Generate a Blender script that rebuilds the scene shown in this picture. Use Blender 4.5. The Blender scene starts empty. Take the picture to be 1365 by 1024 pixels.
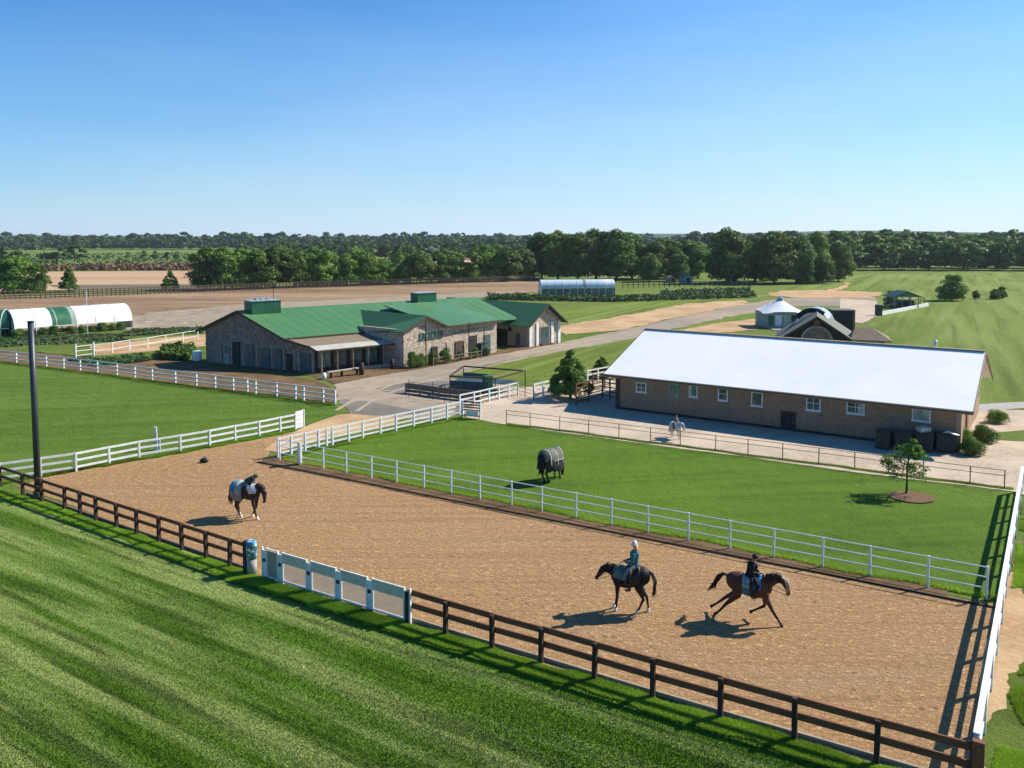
import bpy, bmesh, math, random
import numpy as np
from mathutils import Vector, Matrix, Euler, noise as mnoise
R = math.radians
random.seed(7); RNG = np.random.default_rng(7)
sc = bpy.context.scene
COL = sc.collection

# ------------------------------------------------------------------ camera, sky, sun, exposure
F, HOR, CH = 1100.0, 318.0, 13.0          # focal length (px of a 1365 wide frame), horizon row, camera height
TH = math.atan(0.0684)                    # slight downward tilt, the rest is lens shift
YPP = HOR + F*math.tan(TH)
cam = bpy.data.cameras.new('camera'); camo = bpy.data.objects.new('camera', cam); COL.objects.link(camo)
camo.location = (0, 0, CH); camo.rotation_euler = (math.pi/2 - TH, 0, 0)
cam.sensor_width = 36; cam.lens = F*36/1365; cam.shift_y = -(512-YPP)/1365
cam.clip_start = 0.5; cam.clip_end = 12000
sc.camera = camo
SUN_DIR = Vector((1.0, 0.42, 0.0)).normalized(); ELEV = R(38.5)
w = bpy.data.worlds.new('World'); sc.world = w; w.use_nodes = True
nt = w.node_tree; bg = nt.nodes['Background']
sky = nt.nodes.new('ShaderNodeTexSky'); sky.sky_type = 'NISHITA'; sky.sun_disc = False
sky.sun_elevation = ELEV; sky.sun_rotation = math.atan2(SUN_DIR.x, SUN_DIR.y)
sky.air_density = 1.0; sky.dust_density = 0.6; sky.ozone_density = 2.2; sky.altitude = 100
bg.inputs[1].default_value = 0.062
def wn(typ, **k):
    n = nt.nodes.new(typ)
    for a, v in k.items(): setattr(n, a, v)
    return n
# deeper blue overhead, thin pale veil of moisture low over the horizon, brighter towards the sun
tint = wn('ShaderNodeMix', data_type='RGBA', blend_type='MULTIPLY'); tint.inputs[0].default_value = 1; tint.inputs[7].default_value = (.15, .90, 1.55, 1); nt.links.new(sky.outputs[0], tint.inputs[6])
tc = wn('ShaderNodeTexCoord'); nz = wn('ShaderNodeVectorMath', operation='NORMALIZE'); nt.links.new(tc.outputs['Generated'], nz.inputs[0])
sx = wn('ShaderNodeSeparateXYZ'); nt.links.new(nz.outputs[0], sx.inputs[0])
dt = wn('ShaderNodeVectorMath', operation='DOT_PRODUCT'); nt.links.new(nz.outputs[0], dt.inputs[0]); dt.inputs[1].default_value = (SUN_DIR.x, SUN_DIR.y, 0)
def wm(op, a, b):
    n = wn('ShaderNodeMath', operation=op)
    for i, v in enumerate((a, b)):
        if isinstance(v, (int, float)): n.inputs[i].default_value = v
        else: nt.links.new(v, n.inputs[i])
    return n.outputs[0]
el = wm('MAXIMUM', sx.outputs[2], 0)
wnz = wn('ShaderNodeTexNoise'); wnz.inputs['Scale'].default_value = 2.2; wnz.inputs['Detail'].default_value = 4
mpw = wn('ShaderNodeMapping'); mpw.inputs['Scale'].default_value = (1, 1, 6); nt.links.new(nz.outputs[0], mpw.inputs[0]); nt.links.new(mpw.outputs[0], wnz.inputs['Vector'])
az = wm('MULTIPLY_ADD', dt.outputs['Value'], .5); az.node.inputs[2].default_value = .5        # 0 away from the sun, 1 towards it
wid = wm('MULTIPLY_ADD', az, .17); wid.node.inputs[2].default_value = .045
wq_ = wm('MULTIPLY_ADD', wnz.outputs[0], .9); wq_.node.inputs[2].default_value = .55; wid = wm('MULTIPLY', wid, wq_)
fe = wm('POWER', 2.718, wm('MULTIPLY', wm('DIVIDE', el, wid), -1.0))
pale = wn('ShaderNodeMix', data_type='RGBA'); pale.inputs[6].default_value = (4.6, 6.6, 8.3, 1); pale.inputs[7].default_value = (8.8, 10.0, 10.9, 1); nt.links.new(az, pale.inputs[0])
skm = wn('ShaderNodeMix', data_type='RGBA'); nt.links.new(wm('MULTIPLY', fe, .92), skm.inputs[0]); nt.links.new(tint.outputs[2], skm.inputs[6]); nt.links.new(pale.outputs[2], skm.inputs[7])
nt.links.new(skm.outputs[2], bg.inputs[0])
sun = bpy.data.lights.new('sun', 'SUN'); suno = bpy.data.objects.new('sun', sun); COL.objects.link(suno)
sun.energy = 5.0; sun.angle = R(0.5); sun.color = (1.0, 0.95, 0.83)
sv = Vector((SUN_DIR.x*math.cos(ELEV), SUN_DIR.y*math.cos(ELEV), math.sin(ELEV)))
suno.rotation_euler = sv.to_track_quat('Z', 'Y').to_euler(); suno.location = (60, 20, 60)
vs = sc.view_settings; vs.view_transform = 'Standard'; vs.look = 'None'; vs.gamma = 1; vs.use_curve_mapping = False
vs.exposure = 0.73
sc.cycles.max_bounces = 5; sc.cycles.volume_bounces = 0

# ------------------------------------------------------------------ helpers
def at(px, py, z=0.0):
    """ground (or height z) point seen at a picture position"""
    dx = (px-682.5)/F; dy = -(py-YPP)/F
    fy = math.cos(TH) + dy*math.sin(TH); fz = -math.sin(TH) + dy*math.cos(TH)
    s = (z-CH)/fz
    return Vector((dx*s, fy*s, z))
def lerp(a, b, t): return a + (b-a)*t
def on_line(a, b, px):
    k = (px-682.5)/F
    # x = k*y (to first order in tilt) on the line a-b
    t = (k*a.y-a.x)/((b.x-a.x)-k*(b.y-a.y)); return lerp(a, b, t)
WL = {}
def wloc(o): return WL[o.name] if o is not None else Vector((0, 0, 0))
def tag(o, label=None, cat=None, group=None, kind=None):
    if label: o['label'] = label
    if cat: o['category'] = cat
    if group: o['group'] = group
    if kind: o['kind'] = kind
    return o
def thing(name, label, cat, loc, group=None):
    o = bpy.data.objects.new(name, None); COL.objects.link(o); o.location = loc; o.empty_display_size = .3
    WL[o.name] = Vector(loc); return tag(o, label, cat, group)
def inst(name, mesh, world, parent=None, rz=0, scale=(1, 1, 1), rot=None):
    o = bpy.data.objects.new(name, mesh); COL.objects.link(o); o.parent = parent
    o.location = Vector(world)-wloc(parent); o.rotation_euler = rot if rot else (0, 0, rz); o.scale = scale
    WL[o.name] = Vector(world); return o
class MB:
    def __init__(s): s.v = []; s.f = []; s.m = []
    def add(s, vs_, fs, mi=0):
        b = len(s.v); s.v += [tuple(v) for v in vs_]; s.f += [tuple(i+b for i in f) for f in fs]; s.m += [mi]*len(fs); return s
    def box(s, c, size, rz=0, mi=0, rot=None):
        M = (rot.to_matrix() if rot else Matrix.Rotation(rz, 3, 'Z')); c = Vector(c)
        q = [c + M@Vector((x*size[0]/2, y*size[1]/2, z*size[2]/2)) for x in (-1, 1) for y in (-1, 1) for z in (-1, 1)]
        return s.add(q, [(0,1,3,2),(4,6,7,5),(0,4,5,1),(2,3,7,6),(0,2,6,4),(1,5,7,3)], mi)
    def bar(s, a, b, wd, ht=None, mi=0):
        """box beam from a to b, width wd (horizontal), height ht"""
        a = Vector(a); b = Vector(b); ht = ht or wd; d = (b-a); L = d.length; d.normalize()
        up = Vector((0, 0, 1)) if abs(d.z) < .95 else Vector((1, 0, 0))
        sd = d.cross(up).normalized(); u2 = sd.cross(d).normalized()
        q = [p + sd*x*wd/2 + u2*z*ht/2 for p in (a, b) for x in (-1, 1) for z in (-1, 1)]
        return s.add(q, [(0,1,3,2),(4,6,7,5),(0,4,5,1),(2,3,7,6),(0,2,6,4),(1,5,7,3)], mi)
    def tube(s, pts, rad, n=8, mi=0, cap=True):
        pts = [Vector(p) for p in pts]
        if not hasattr(rad, '__len__'): rad = [rad]*len(pts)
        vs_ = []; ref = None
        for i, p in enumerate(pts):
            d = (pts[min(i+1, len(pts)-1)]-pts[max(i-1, 0)]).normalized()
            if ref is None: ref = Vector((0, 0, 1)) if abs(d.z) < .9 else Vector((0, 1, 0))
            a = d.cross(ref).normalized(); b = a.cross(d).normalized(); ref = b
            r = rad[i]; ra, rb = (r if hasattr(r, '__len__') else (r, r))
            for k in range(n):
                t = 2*math.pi*k/n; vs_.append(p + a*math.cos(t)*ra + b*math.sin(t)*rb)
        fs = [(i*n+k, i*n+(k+1) % n, (i+1)*n+(k+1) % n, (i+1)*n+k) for i in range(len(pts)-1) for k in range(n)]
        if cap: fs += [tuple(range(n-1, -1, -1)), tuple((len(pts)-1)*n+k for k in range(n))]
        return s.add(vs_, fs, mi)
    def slab(s, quad, th, mi=0):
        q = [Vector(p) for p in quad]; n = len(q)
        nn = (q[1]-q[0]).cross(q[2]-q[0]).normalized()
        if nn.z < 0: nn = -nn
        b = [p-nn*th for p in q]
        return s.add(q+b, [tuple(range(n)), tuple(range(2*n-1, n-1, -1))]+[(i, (i+1) % n, n+(i+1) % n, n+i) for i in range(n)], mi)
    def wall(s, prof, th, nrm, mi=0):
        """vertical polygon prof (world points) thickened th against nrm"""
        q = [Vector(p) for p in prof]; n = len(q); b = [p-Vector(nrm)*th for p in q]
        return s.add(q+b, [tuple(range(n)), tuple(range(2*n-1, n-1, -1))]+[(i, (i+1) % n, n+(i+1) % n, n+i) for i in range(n)], mi)
    def mesh(s, name, mats, smooth=False):
        me = bpy.data.meshes.new(name); me.from_pydata(s.v, [], s.f)
        for m in (mats if isinstance(mats, (list, tuple)) else [mats]): me.materials.append(m)
        me.polygons.foreach_set('material_index', s.m)
        bm = bmesh.new(); bm.from_mesh(me); bmesh.ops.recalc_face_normals(bm, faces=bm.faces[:]); bm.to_mesh(me); bm.free()
        if smooth: me.polygons.foreach_set('use_smooth', [True]*len(me.polygons))
        me.update(); return me
    def build(s, name, mats, parent=None, smooth=False, bevel=0):
        base = wloc(parent)
        s.v = [(v[0]-base.x, v[1]-base.y, v[2]-base.z) for v in s.v]
        me = s.mesh(name, mats, smooth); o = bpy.data.objects.new(name, me); COL.objects.link(o); o.parent = parent
        WL[o.name] = base.copy()
        if bevel:
            b = o.modifiers.new('bevel', 'BEVEL'); b.width = bevel; b.segments = 1; b.limit_method = 'ANGLE'
        return o

# ------------------------------------------------------------------ materials
def nodes(name):
    m = bpy.data.materials.new(name); m.use_nodes = True; t = m.node_tree
    b = t.nodes['Principled BSDF']; return m, t, b
def N(t, typ, **k):
    n = t.nodes.new(typ)
    for a, v in k.items():
        if a in n.inputs: n.inputs[a].default_value = v
        else: setattr(n, a, v)
    return n
def coords(t, mode='pos', scale=(1, 1, 1), rz=0):
    if mode == 'pos': src = N(t, 'ShaderNodeNewGeometry').outputs['Position']
    else: src = N(t, 'ShaderNodeTexCoord').outputs['Object']
    mp = N(t, 'ShaderNodeMapping'); mp.inputs['Scale'].default_value = scale; mp.inputs['Rotation'].default_value = (0, 0, rz)
    t.links.new(src, mp.inputs[0]); return mp.outputs[0]
def noise_fac(t, vec, scale, detail=4, rough=.6, lo=.35, hi=.65):
    n = N(t, 'ShaderNodeTexNoise'); n.inputs['Scale'].default_value = scale; n.inputs['Detail'].default_value = detail
    n.inputs['Roughness'].default_value = rough; t.links.new(vec, n.inputs['Vector'])
    r = N(t, 'ShaderNodeMapRange'); r.inputs[1].default_value = lo; r.inputs[2].default_value = hi
    t.links.new(n.outputs[0], r.inputs[0]); return r.outputs[0]
def mix(t, a, b, fac, mode='MIX'):
    m = N(t, 'ShaderNodeMix', data_type='RGBA', blend_type=mode)
    for i, v in ((6, a), (7, b)):
        if isinstance(v, (tuple, list)): m.inputs[i].default_value = (*v[:3], 1)
        else: t.links.new(v, m.inputs[i])
    if isinstance(fac, (int, float)): m.inputs[0].default_value = fac
    else: t.links.new(fac, m.inputs[0])
    return m.outputs[2]
def mul(t, a, k, op='MULTIPLY'):
    m = N(t, 'ShaderNodeMath', operation=op); t.links.new(a, m.inputs[0])
    if isinstance(k, (int, float)): m.inputs[1].default_value = k
    else: t.links.new(k, m.inputs[1])
    return m.outputs[0]
def bump(t, b, h, strength, dist):
    n = N(t, 'ShaderNodeBump'); n.inputs['Strength'].default_value = strength; n.inputs['Distance'].default_value = dist
    t.links.new(h, n.inputs['Height']); t.links.new(n.outputs[0], b.inputs['Normal'])
def pm(name, c1, c2=None, scale=4, rough=.75, bs=0, bd=.01, mode='obj', big=None, spec=.3, metal=0, stretch=(1, 1, 1)):
    m, t, b = nodes(name); v = coords(t, mode, stretch)
    c2 = c2 or tuple(x*.75 for x in c1)
    f = noise_fac(t, v, scale); c = mix(t, c1, c2, f)
    if big: c = mix(t, c, big[0], mul(t, noise_fac(t, v, big[1], 3, .55, .5, .75), big[2]))
    t.links.new(c, b.inputs['Base Color']); b.inputs['Roughness'].default_value = rough
    b.inputs['Specular IOR Level'].default_value = spec; b.inputs['Metallic'].default_value = metal
    if bs: bump(t, b, f, bs, bd)
    return m
def grass_mat(name, dark, light, stripe=None, dry=None, patch=.09):
    m, t, b = nodes(name); v = coords(t)
    f1 = noise_fac(t, v, 9, 5, .75, .3, .7); f2 = noise_fac(t, v, patch, 4, .6, .35, .65); f3 = noise_fac(t, v, 1.1, 4, .7, .3, .7)
    c = mix(t, dark, light, f1); c = mix(t, c, tuple(x*.6 for x in dark), mul(t, f2, .6)); c = mix(t, c, tuple(x*1.25 for x in light), mul(t, f3, .3)); c = mix(t, c, (light[0]*1.45, light[1]*1.15, light[2]*1.2), mul(t, noise_fac(t, v, .3, 5, .7, .5, .7), .28))
    if stripe:
        ang, freq, amt, colr = stripe
        vv = coords(t, 'pos', (.045, 1, 1), 0)
        geo = N(t, 'ShaderNodeNewGeometry'); rot = N(t, 'ShaderNodeVectorRotate', rotation_type='Z_AXIS'); rot.inputs['Angle'].default_value = -ang
        t.links.new(geo.outputs['Position'], rot.inputs[0])
        mp = N(t, 'ShaderNodeMapping'); mp.inputs['Scale'].default_value = (.05, 1, 1); t.links.new(rot.outputs[0], mp.inputs[0])
        s1 = noise_fac(t, mp.outputs[0], freq, 3, .6, .4, .62)
        c = mix(t, c, colr, mul(t, s1, amt))
        s2 = noise_fac(t, mp.outputs[0], freq*2.3, 2, .5, .5, .68); c = mix(t, c, tuple(x*.5 for x in dark), mul(t, s2, amt*.8))
    if dry: c = mix(t, c, dry[0], mul(t, noise_fac(t, v, dry[1], 3, .6, .6, .72), dry[2]))
    t.links.new(c, b.inputs['Base Color']); b.inputs['Roughness'].default_value = .9; b.inputs['Specular IOR Level'].default_value = .1
    bump(t, b, mul(t, f1, mul(t, f3, 1.6), 'ADD'), .9, .07); return m
def sand_mat():
    m, t, b = nodes('arena_sand'); v = coords(t); va = coords(t, 'pos', (1, 1.9, 1), R(32))
    f1 = noise_fac(t, va, 3.6, 5, .8, .41, .60); f2 = noise_fac(t, v, .16, 3, .6, .35, .65); f3 = noise_fac(t, v, 11, 3, .75, .38, .62)
    c = mix(t, (.56, .33, .16), (.33, .18, .076), f1); c = mix(t, c, (.74, .48, .27), mul(t, f3, .45)); c = mix(t, c, (.48, .26, .11), mul(t, f2, .4))
    c = mix(t, c, (.50, .33, .19), mul(t, noise_fac(t, coords(t, 'pos', (.3, 1.4, 1), R(32)), .35, 3, .6, .52, .7), .5))
    # worn hoof rings left by lungeing at the left end
    wv = N(t, 'ShaderNodeTexWave', wave_type='RINGS', rings_direction='Z'); wv.inputs['Scale'].default_value = .42; wv.inputs['Distortion'].default_value = 5; wv.inputs['Detail'].default_value = 3
    cc = at(285, 625); mp = N(t, 'ShaderNodeMapping'); mp.inputs['Location'].default_value = (-cc.x, -cc.y, 0)
    t.links.new(v, mp.inputs[0]); t.links.new(mp.outputs[0], wv.inputs[0])
    ln = N(t, 'ShaderNodeVectorMath', operation='LENGTH'); t.links.new(mp.outputs[0], ln.inputs[0])
    rr = N(t, 'ShaderNodeMapRange'); rr.inputs[1].default_value = 9; rr.inputs[2].default_value = 3; t.links.new(ln.outputs['Value'], rr.inputs[0])
    ring = mul(t, wv.outputs[1], rr.outputs[0]); c = mix(t, c, (.22, .12, .055), mul(t, ring, .2))
    c = mix(t, c, (.30, .165, .08), mul(t, noise_fac(t, coords(t, 'pos', (.06, 2.6, 1), R(32)), .8, 3, .6, .5, .68), .4))
    vh = N(t, 'ShaderNodeTexVoronoi'); vh.inputs['Scale'].default_value = 1.9; vh.inputs['Randomness'].default_value = 1; t.links.new(v, vh.inputs[0])
    hr = N(t, 'ShaderNodeMapRange'); hr.inputs[1].default_value = .22; hr.inputs[2].default_value = .10; t.links.new(vh.outputs['Distance'], hr.inputs[0])
    hoofs = mul(t, hr.outputs[0], noise_fac(t, v, .22, 3, .6, .46, .6)); c = mix(t, c, (.2, .105, .045), mul(t, hoofs, .6))
    t.links.new(c, b.inputs['Base Color']); b.inputs['Roughness'].default_value = .95; b.inputs['Specular IOR Level'].default_value = .1
    h = mul(t, mul(t, f1, -1), mul(t, f3, .4), 'ADD'); bump(t, b, h, 1.0, .06); return m
def soil_mat(name, c1, c2, c3, stretch=(1, 1, 1), rz=0, sc1=1.2, bd=.08):
    m, t, b = nodes(name); v = coords(t, 'pos', stretch, rz)
    f1 = noise_fac(t, v, sc1, 6, .8, .40, .60); f2 = noise_fac(t, v, sc1*.08, 4, .65, .40, .60)
    c = mix(t, c1, c2, f1); c = mix(t, c, c3, mul(t, f2, .75))
    t.links.new(c, b.inputs['Base Color']); b.inputs['Roughness'].default_value = .95; b.inputs['Specular IOR Level'].default_value = .1
    bump(t, b, f1, .6, bd); return m
def brick_mat(name, c1, c2, mortar, rz, bw=.22, bh=.075, sh=1):
    m, t, b = nodes(name)
    geo = N(t, 'ShaderNodeNewGeometry'); rot = N(t, 'ShaderNodeVectorRotate', rotation_type='Z_AXIS'); rot.inputs['Angle'].default_value = -rz
    t.links.new(geo.outputs['Position'], rot.inputs[0])
    sp = N(t, 'ShaderNodeSeparateXYZ'); t.links.new(rot.outputs[0], sp.inputs[0])
    sm = mul(t, sp.outputs[0], sp.outputs[1], 'ADD'); cb = N(t, 'ShaderNodeCombineXYZ'); t.links.new(sm, cb.inputs[0]); t.links.new(sp.outputs[2], cb.inputs[1])
    br = N(t, 'ShaderNodeTexBrick'); t.links.new(cb.outputs[0], br.inputs['Vector']); br.inputs['Scale'].default_value = 1
    br.inputs['Brick Width'].default_value = bw; br.inputs['Row Height'].default_value = bh; br.inputs['Mortar Size'].default_value = .008
    br.inputs['Color1'].default_value = (*c1, 1); br.inputs['Color2'].default_value = (*c2, 1); br.inputs['Mortar'].default_value = (*mortar, 1)
    v = coords(t); c = mix(t, br.outputs[0], tuple(x*.55 for x in c1), mul(t, noise_fac(t, v, 1.4, 5, .7, .45, .7), .5))
    c = mix(t, c, tuple(min(1, x*1.5) for x in c2), mul(t, noise_fac(t, v, 5, 3, .7, .55, .7), .35))
    t.links.new(c, b.inputs['Base Color']); b.inputs['Roughness'].default_value = .9
    bump(t, b, br.outputs['Fac'], -.5, .012); return m
def stone_mat(name, c1, c2, c3, scale=3.0):
    m, t, b = nodes(name); v = coords(t)
    vo = N(t, 'ShaderNodeTexVoronoi'); vo.inputs['Scale'].default_value = scale; t.links.new(v, vo.inputs[0])
    vd = N(t, 'ShaderNodeTexVoronoi', feature='DISTANCE_TO_EDGE'); vd.inputs['Scale'].default_value = scale; t.links.new(v, vd.inputs[0])
    sp = N(t, 'ShaderNodeSeparateColor'); t.links.new(vo.outputs['Color'], sp.inputs[0])
    c = mix(t, c1, c2, sp.outputs[0]); r = N(t, 'ShaderNodeMapRange'); r.inputs[1].default_value = 0; r.inputs[2].default_value = .09; t.links.new(vd.outputs[0], r.inputs[0])
    c = mix(t, c3, c, r.outputs[0]); c = mix(t, c, tuple(x*.5 for x in c1), mul(t, noise_fac(t, v, .9, 5, .7, .5, .7), .45))
    t.links.new(c, b.inputs['Base Color']); b.inputs['Roughness'].default_value = .9; bump(t, b, r.outputs[0], .7, .04); return m
def leaf_mat(name, c1, c2, tr=.25, far=False):
    m, t, b = nodes(name)
    geo = N(t, 'ShaderNodeNewGeometry'); oi = N(t, 'ShaderNodeObjectInfo')
    c = mix(t, c1, c2, geo.outputs['Random Per Island'])
    c = mix(t, c, tuple(x*.55 for x in c1), mul(t, noise_fac(t, coords(t, 'pos'), .35 if not far else .05, 3, .6, .45, .65), .6))
    hs = N(t, 'ShaderNodeHueSaturation'); t.links.new(c, hs.inputs['Color'])
    r = N(t, 'ShaderNodeMapRange'); r.inputs[3].default_value = .72; r.inputs[4].default_value = 1.45; t.links.new(oi.outputs['Random'], r.inputs[0]); t.links.new(r.outputs[0], hs.inputs['Value'])
    t.links.new(hs.outputs[0], b.inputs['Base Color']); b.inputs['Roughness'].default_value = .65; b.inputs['Specular IOR Level'].default_value = .2
    tl = N(t, 'ShaderNodeBsdfTranslucent'); t.links.new(hs.outputs[0], tl.inputs[0]); mx = N(t, 'ShaderNodeMixShader'); mx.inputs[0].default_value = tr
    t.links.new(b.outputs[0], mx.inputs[1]); t.links.new(tl.outputs[0], mx.inputs[2]); t.links.new(mx.outputs[0], t.nodes['Material Output'].inputs[0]); return m
def glass_mat(name, c=(.03, .05, .055), rough=.12):
    m, t, b = nodes(name); b.inputs['Roughness'].default_value = rough; b.inputs['Specular IOR Level'].default_value = .6
    cc = mix(t, c, tuple(x*2.2 for x in c), noise_fac(t, coords(t), 2.5, 3)); t.links.new(cc, b.inputs['Base Color']); return m
FA = R(-32.2)
M = dict(
 ground=grass_mat('meadow', (.10, .145, .02), (.17, .21, .045), dry=((.23, .20, .09), .02, .5), patch=.012),
 lawn_fg=grass_mat('mown_lawn_near', (.068, .155, .008), (.13, .24, .020), stripe=(FA, .95, .9, (.31, .37, .11)), dry=((.30, .24, .11), .22, .35)),
 lawn_mid=grass_mat('mown_lawn_paddock', (.07, .145, .008), (.125, .205, .017), stripe=(R(8), .35, .35, (.13, .21, .022))),
 lawn_left=grass_mat('mown_lawn_left', (.07, .14, .01), (.125, .2, .023), stripe=(R(10), .3, .4, (.14, .205, .035))),
 lawn_right=grass_mat('mown_lawn_right', (.10, .16, .012), (.165, .22, .03), stripe=(R(62), .22, .6, (.24, .28, .07)), patch=.03),
 rough_grass=grass_mat('rough_grass', (.08, .13, .015), (.15, .2, .035), dry=((.26, .19, .1), .5, .6), patch=.2),
 sand=sand_mat(),
 dirt=soil_mat('dirt_edge', (.22, .135, .07), (.15, .09, .045), (.1, .06, .03), sc1=5, bd=.03),
 dirt_pale=soil_mat('dirt_path', (.44, .28, .15), (.32, .19, .095), (.52, .35, .2), sc1=2.5, bd=.03),
 road=soil_mat('worn_drive', (.37, .285, .205), (.28, .22, .16), (.21, .18, .145), (1, 1, 1), 0, .55, .01),
 road_dark=soil_mat('old_asphalt', (.17, .15, .125), (.13, .12, .10), (.2, .17, .14), sc1=1.5, bd=.01),
 road_track=soil_mat('drive_wheel_track', (.42, .335, .25), (.34, .27, .2), (.30, .24, .18), sc1=1.5, bd=.01),
 yard=soil_mat('yard_gravel', (.46, .36, .27), (.34, .26, .19), (.52, .41, .31), sc1=3, bd=.012),
 plough=soil_mat('ploughed_soil', (.30, .185, .105), (.14, .085, .05), (.40, .27, .165), (.16, 1.1, 1), R(-8), .7, .25),
 stubble=soil_mat('stubble', (.48, .40, .30), (.17, .12, .08), (.36, .29, .20), (.5, 1, 1), 0, .9, .25),
 tanfield=soil_mat('tan_field', (.42, .27, .16), (.36, .22, .13), (.46, .31, .19), (.1, 1, 1), 0, .1, .05),
 darkfield=soil_mat('fallow_field', (.13, .11, .07), (.10, .085, .05), (.17, .13, .08), (.1, 1, 1), 0, .2, .05),
 hill=grass_mat('wooded_hill', (.03, .06, .022), (.05, .09, .03), patch=.01),
 white=pm('white_paint', (.78, .78, .76), (.62, .62, .6), 6, .5, big=((.4, .38, .33), 2.2, .45)),
 white_pipe=pm('white_pipe', (.80, .81, .82), (.68, .7, .72), 3, .35),
 whiteroof=pm('white_metal_roof', (.90, .865, .81), (.85, .815, .765), .35, .45, mode='pos', big=((.78, .76, .73), .12, .5)),
 brown=pm('brown_stained_wood', (.21, .075, .034), (.11, .042, .02), 5, .7, .3, .004, stretch=(.6, 6, 6), big=((.14, .07, .045), 1.5, .5)),
 darkbrown=pm('dark_post_wood', (.05, .026, .017), (.028, .016, .012), 6, .75, .3, .004),
 weathered=pm('weathered_wood', (.22, .16, .12), (.12, .085, .06), 5, .85, .4, .01, stretch=(1, 5, 5)),
 redwood=pm('red_brown_rails', (.2, .085, .045), (.12, .05, .03), 5, .75),
 pole=pm('pole_steel', (.03, .04, .04), (.018, .024, .026), 3, .45, spec=.5),
 blackpipe=pm('dark_pipe', (.02, .018, .017), (.035, .03, .027), 3, .5),
 chainpipe=pm('rusty_pipe', (.11, .065, .05), (.06, .035, .03), 8, .6),
 greenroof=pm('green_metal_roof', (.065, .175, .068), (.056, .155, .06), .25, .5, mode='pos', big=((.095, .20, .095), .13, .9)),
 greenmetal=pm('green_metal', (.02, .13, .06), (.015, .09, .045), 1.2, .5), darkgreen=pm('dark_green_metal', (.012, .045, .035), (.01, .03, .025), 1, .5),
 trim=pm('brown_trim', (.09, .055, .035), (.06, .035, .022), 3, .7), tantrim=pm('tan_trim', (.33, .25, .17), (.25, .18, .12), 3, .7),
 shingle=pm('tan_shingle', (.27, .2, .13), (.14, .105, .07), 5, .9, .5, .02, mode='pos', stretch=(1, 1, 3)),
 greyroof=pm('grey_shingle', (.15, .15, .12), (.10, .105, .085), 4, .85, .3, .01, mode='pos'), silver=pm('silver_roof', (.45, .48, .5), (.38, .4, .42), 1, .3, metal=.4),
 navy=pm('navy_sheet', (.014, .022, .035), (.01, .015, .022), 1, .6), darkwall=pm('dark_cladding', (.03, .032, .026), (.02, .02, .018), 4, .8),
 palewall=pm('pale_render', (.45, .42, .36), (.36, .34, .29), 1.5, .85, big=((.28, .3, .26), .7, .5)), beige=pm('beige_render', (.37, .30, .23), (.31, .25, .19), 1, .85, mode='pos'),
 teal=pm('teal_panel', (.06, .12, .12), (.04, .08, .085), 2, .6), palegreen=pm('pale_green_panel', (.28, .34, .3), (.2, .26, .23), 2, .7),
 gategrey=pm('grey_green_board', (.56, .52, .42), (.46, .43, .35), 3, .6), tarp=pm('black_tarp', (.012, .02, .018), (.02, .03, .026), 2, .55, .4, .02),
 bluetarp=pm('blue_green_mesh', (.02, .05, .06), (.03, .07, .08), 2, .6),
 glass=glass_mat('dark_glass'), glass_g=glass_mat('greenish_glass', (.05, .11, .09)), glass_p=glass_mat('pale_blind_glass', (.16, .2, .18), .3),
 bark=pm('bark', (.09, .065, .045), (.05, .035, .025), 6, .9, .5, .02), concrete=pm('concrete', (.36, .33, .29), (.27, .25, .22), 3, .85, mode='pos'),
 mulch=pm('mulch', (.2, .1, .055), (.11, .055, .03), 12, .95, .7, .03, mode='pos'), polywhite=pm('polythene_white', (.8, .8, .79), (.7, .7, .69), .8, .4),
 polyclear=pm('polythene_blue', (.58, .65, .68), (.5, .57, .6), 1, .3),
 brick=brick_mat('brown_brick', (.26, .15, .085), (.37, .205, .115), (.24, .19, .135), R(-33.9)),
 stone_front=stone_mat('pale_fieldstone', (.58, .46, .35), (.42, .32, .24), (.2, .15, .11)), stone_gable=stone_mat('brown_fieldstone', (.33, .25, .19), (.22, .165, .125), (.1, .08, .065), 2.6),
 leaf_dark=leaf_mat('foliage_dark', (.06, .12, .02), (.15, .23, .042)), leaf_mid=leaf_mat('foliage_mid', (.08, .16, .02), (.16, .255, .04)),
 leaf_olive=leaf_mat('foliage_olive', (.09, .155, .024), (.2, .26, .05)), leaf_yel=leaf_mat('foliage_yellow', (.2, .17, .03), (.34, .24, .04)),
 leaf_bright=leaf_mat('foliage_bright', (.09, .19, .02), (.18, .29, .045)), leaf_far=leaf_mat('foliage_far', (.04, .085, .028), (.085, .14, .045), .15, True),
 blade=leaf_mat('grass_blades', (.17, .31, .015), (.30, .43, .05), .45), blade_fg=None,
 brush=leaf_mat('brown_brush', (.13, .07, .04), (.2, .12, .07), .1), crop=leaf_mat('crop_leaves', (.05, .10, .03), (.1, .16, .05), .2),
)

# ------------------------------------------------------------------ air
hz = MB(); hz.box((0, 4350, 34), (19000, 9800, 70)); hzm = bpy.data.materials.new('haze_air'); hzm.use_nodes = True; ht = hzm.node_tree; ht.nodes.clear()
ho = ht.nodes.new('ShaderNodeOutputMaterial'); pv0 = ht.nodes.new('ShaderNodeVolumePrincipled'); pv0.inputs['Color'].default_value = (.80, .88, 1, 1); pv0.inputs['Density'].default_value = .00008; pv0.inputs['Anisotropy'].default_value = .2
ht.links.new(pv0.outputs[0], ho.inputs['Volume']); tag(hz.build('haze', hzm), kind='stuff')
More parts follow.
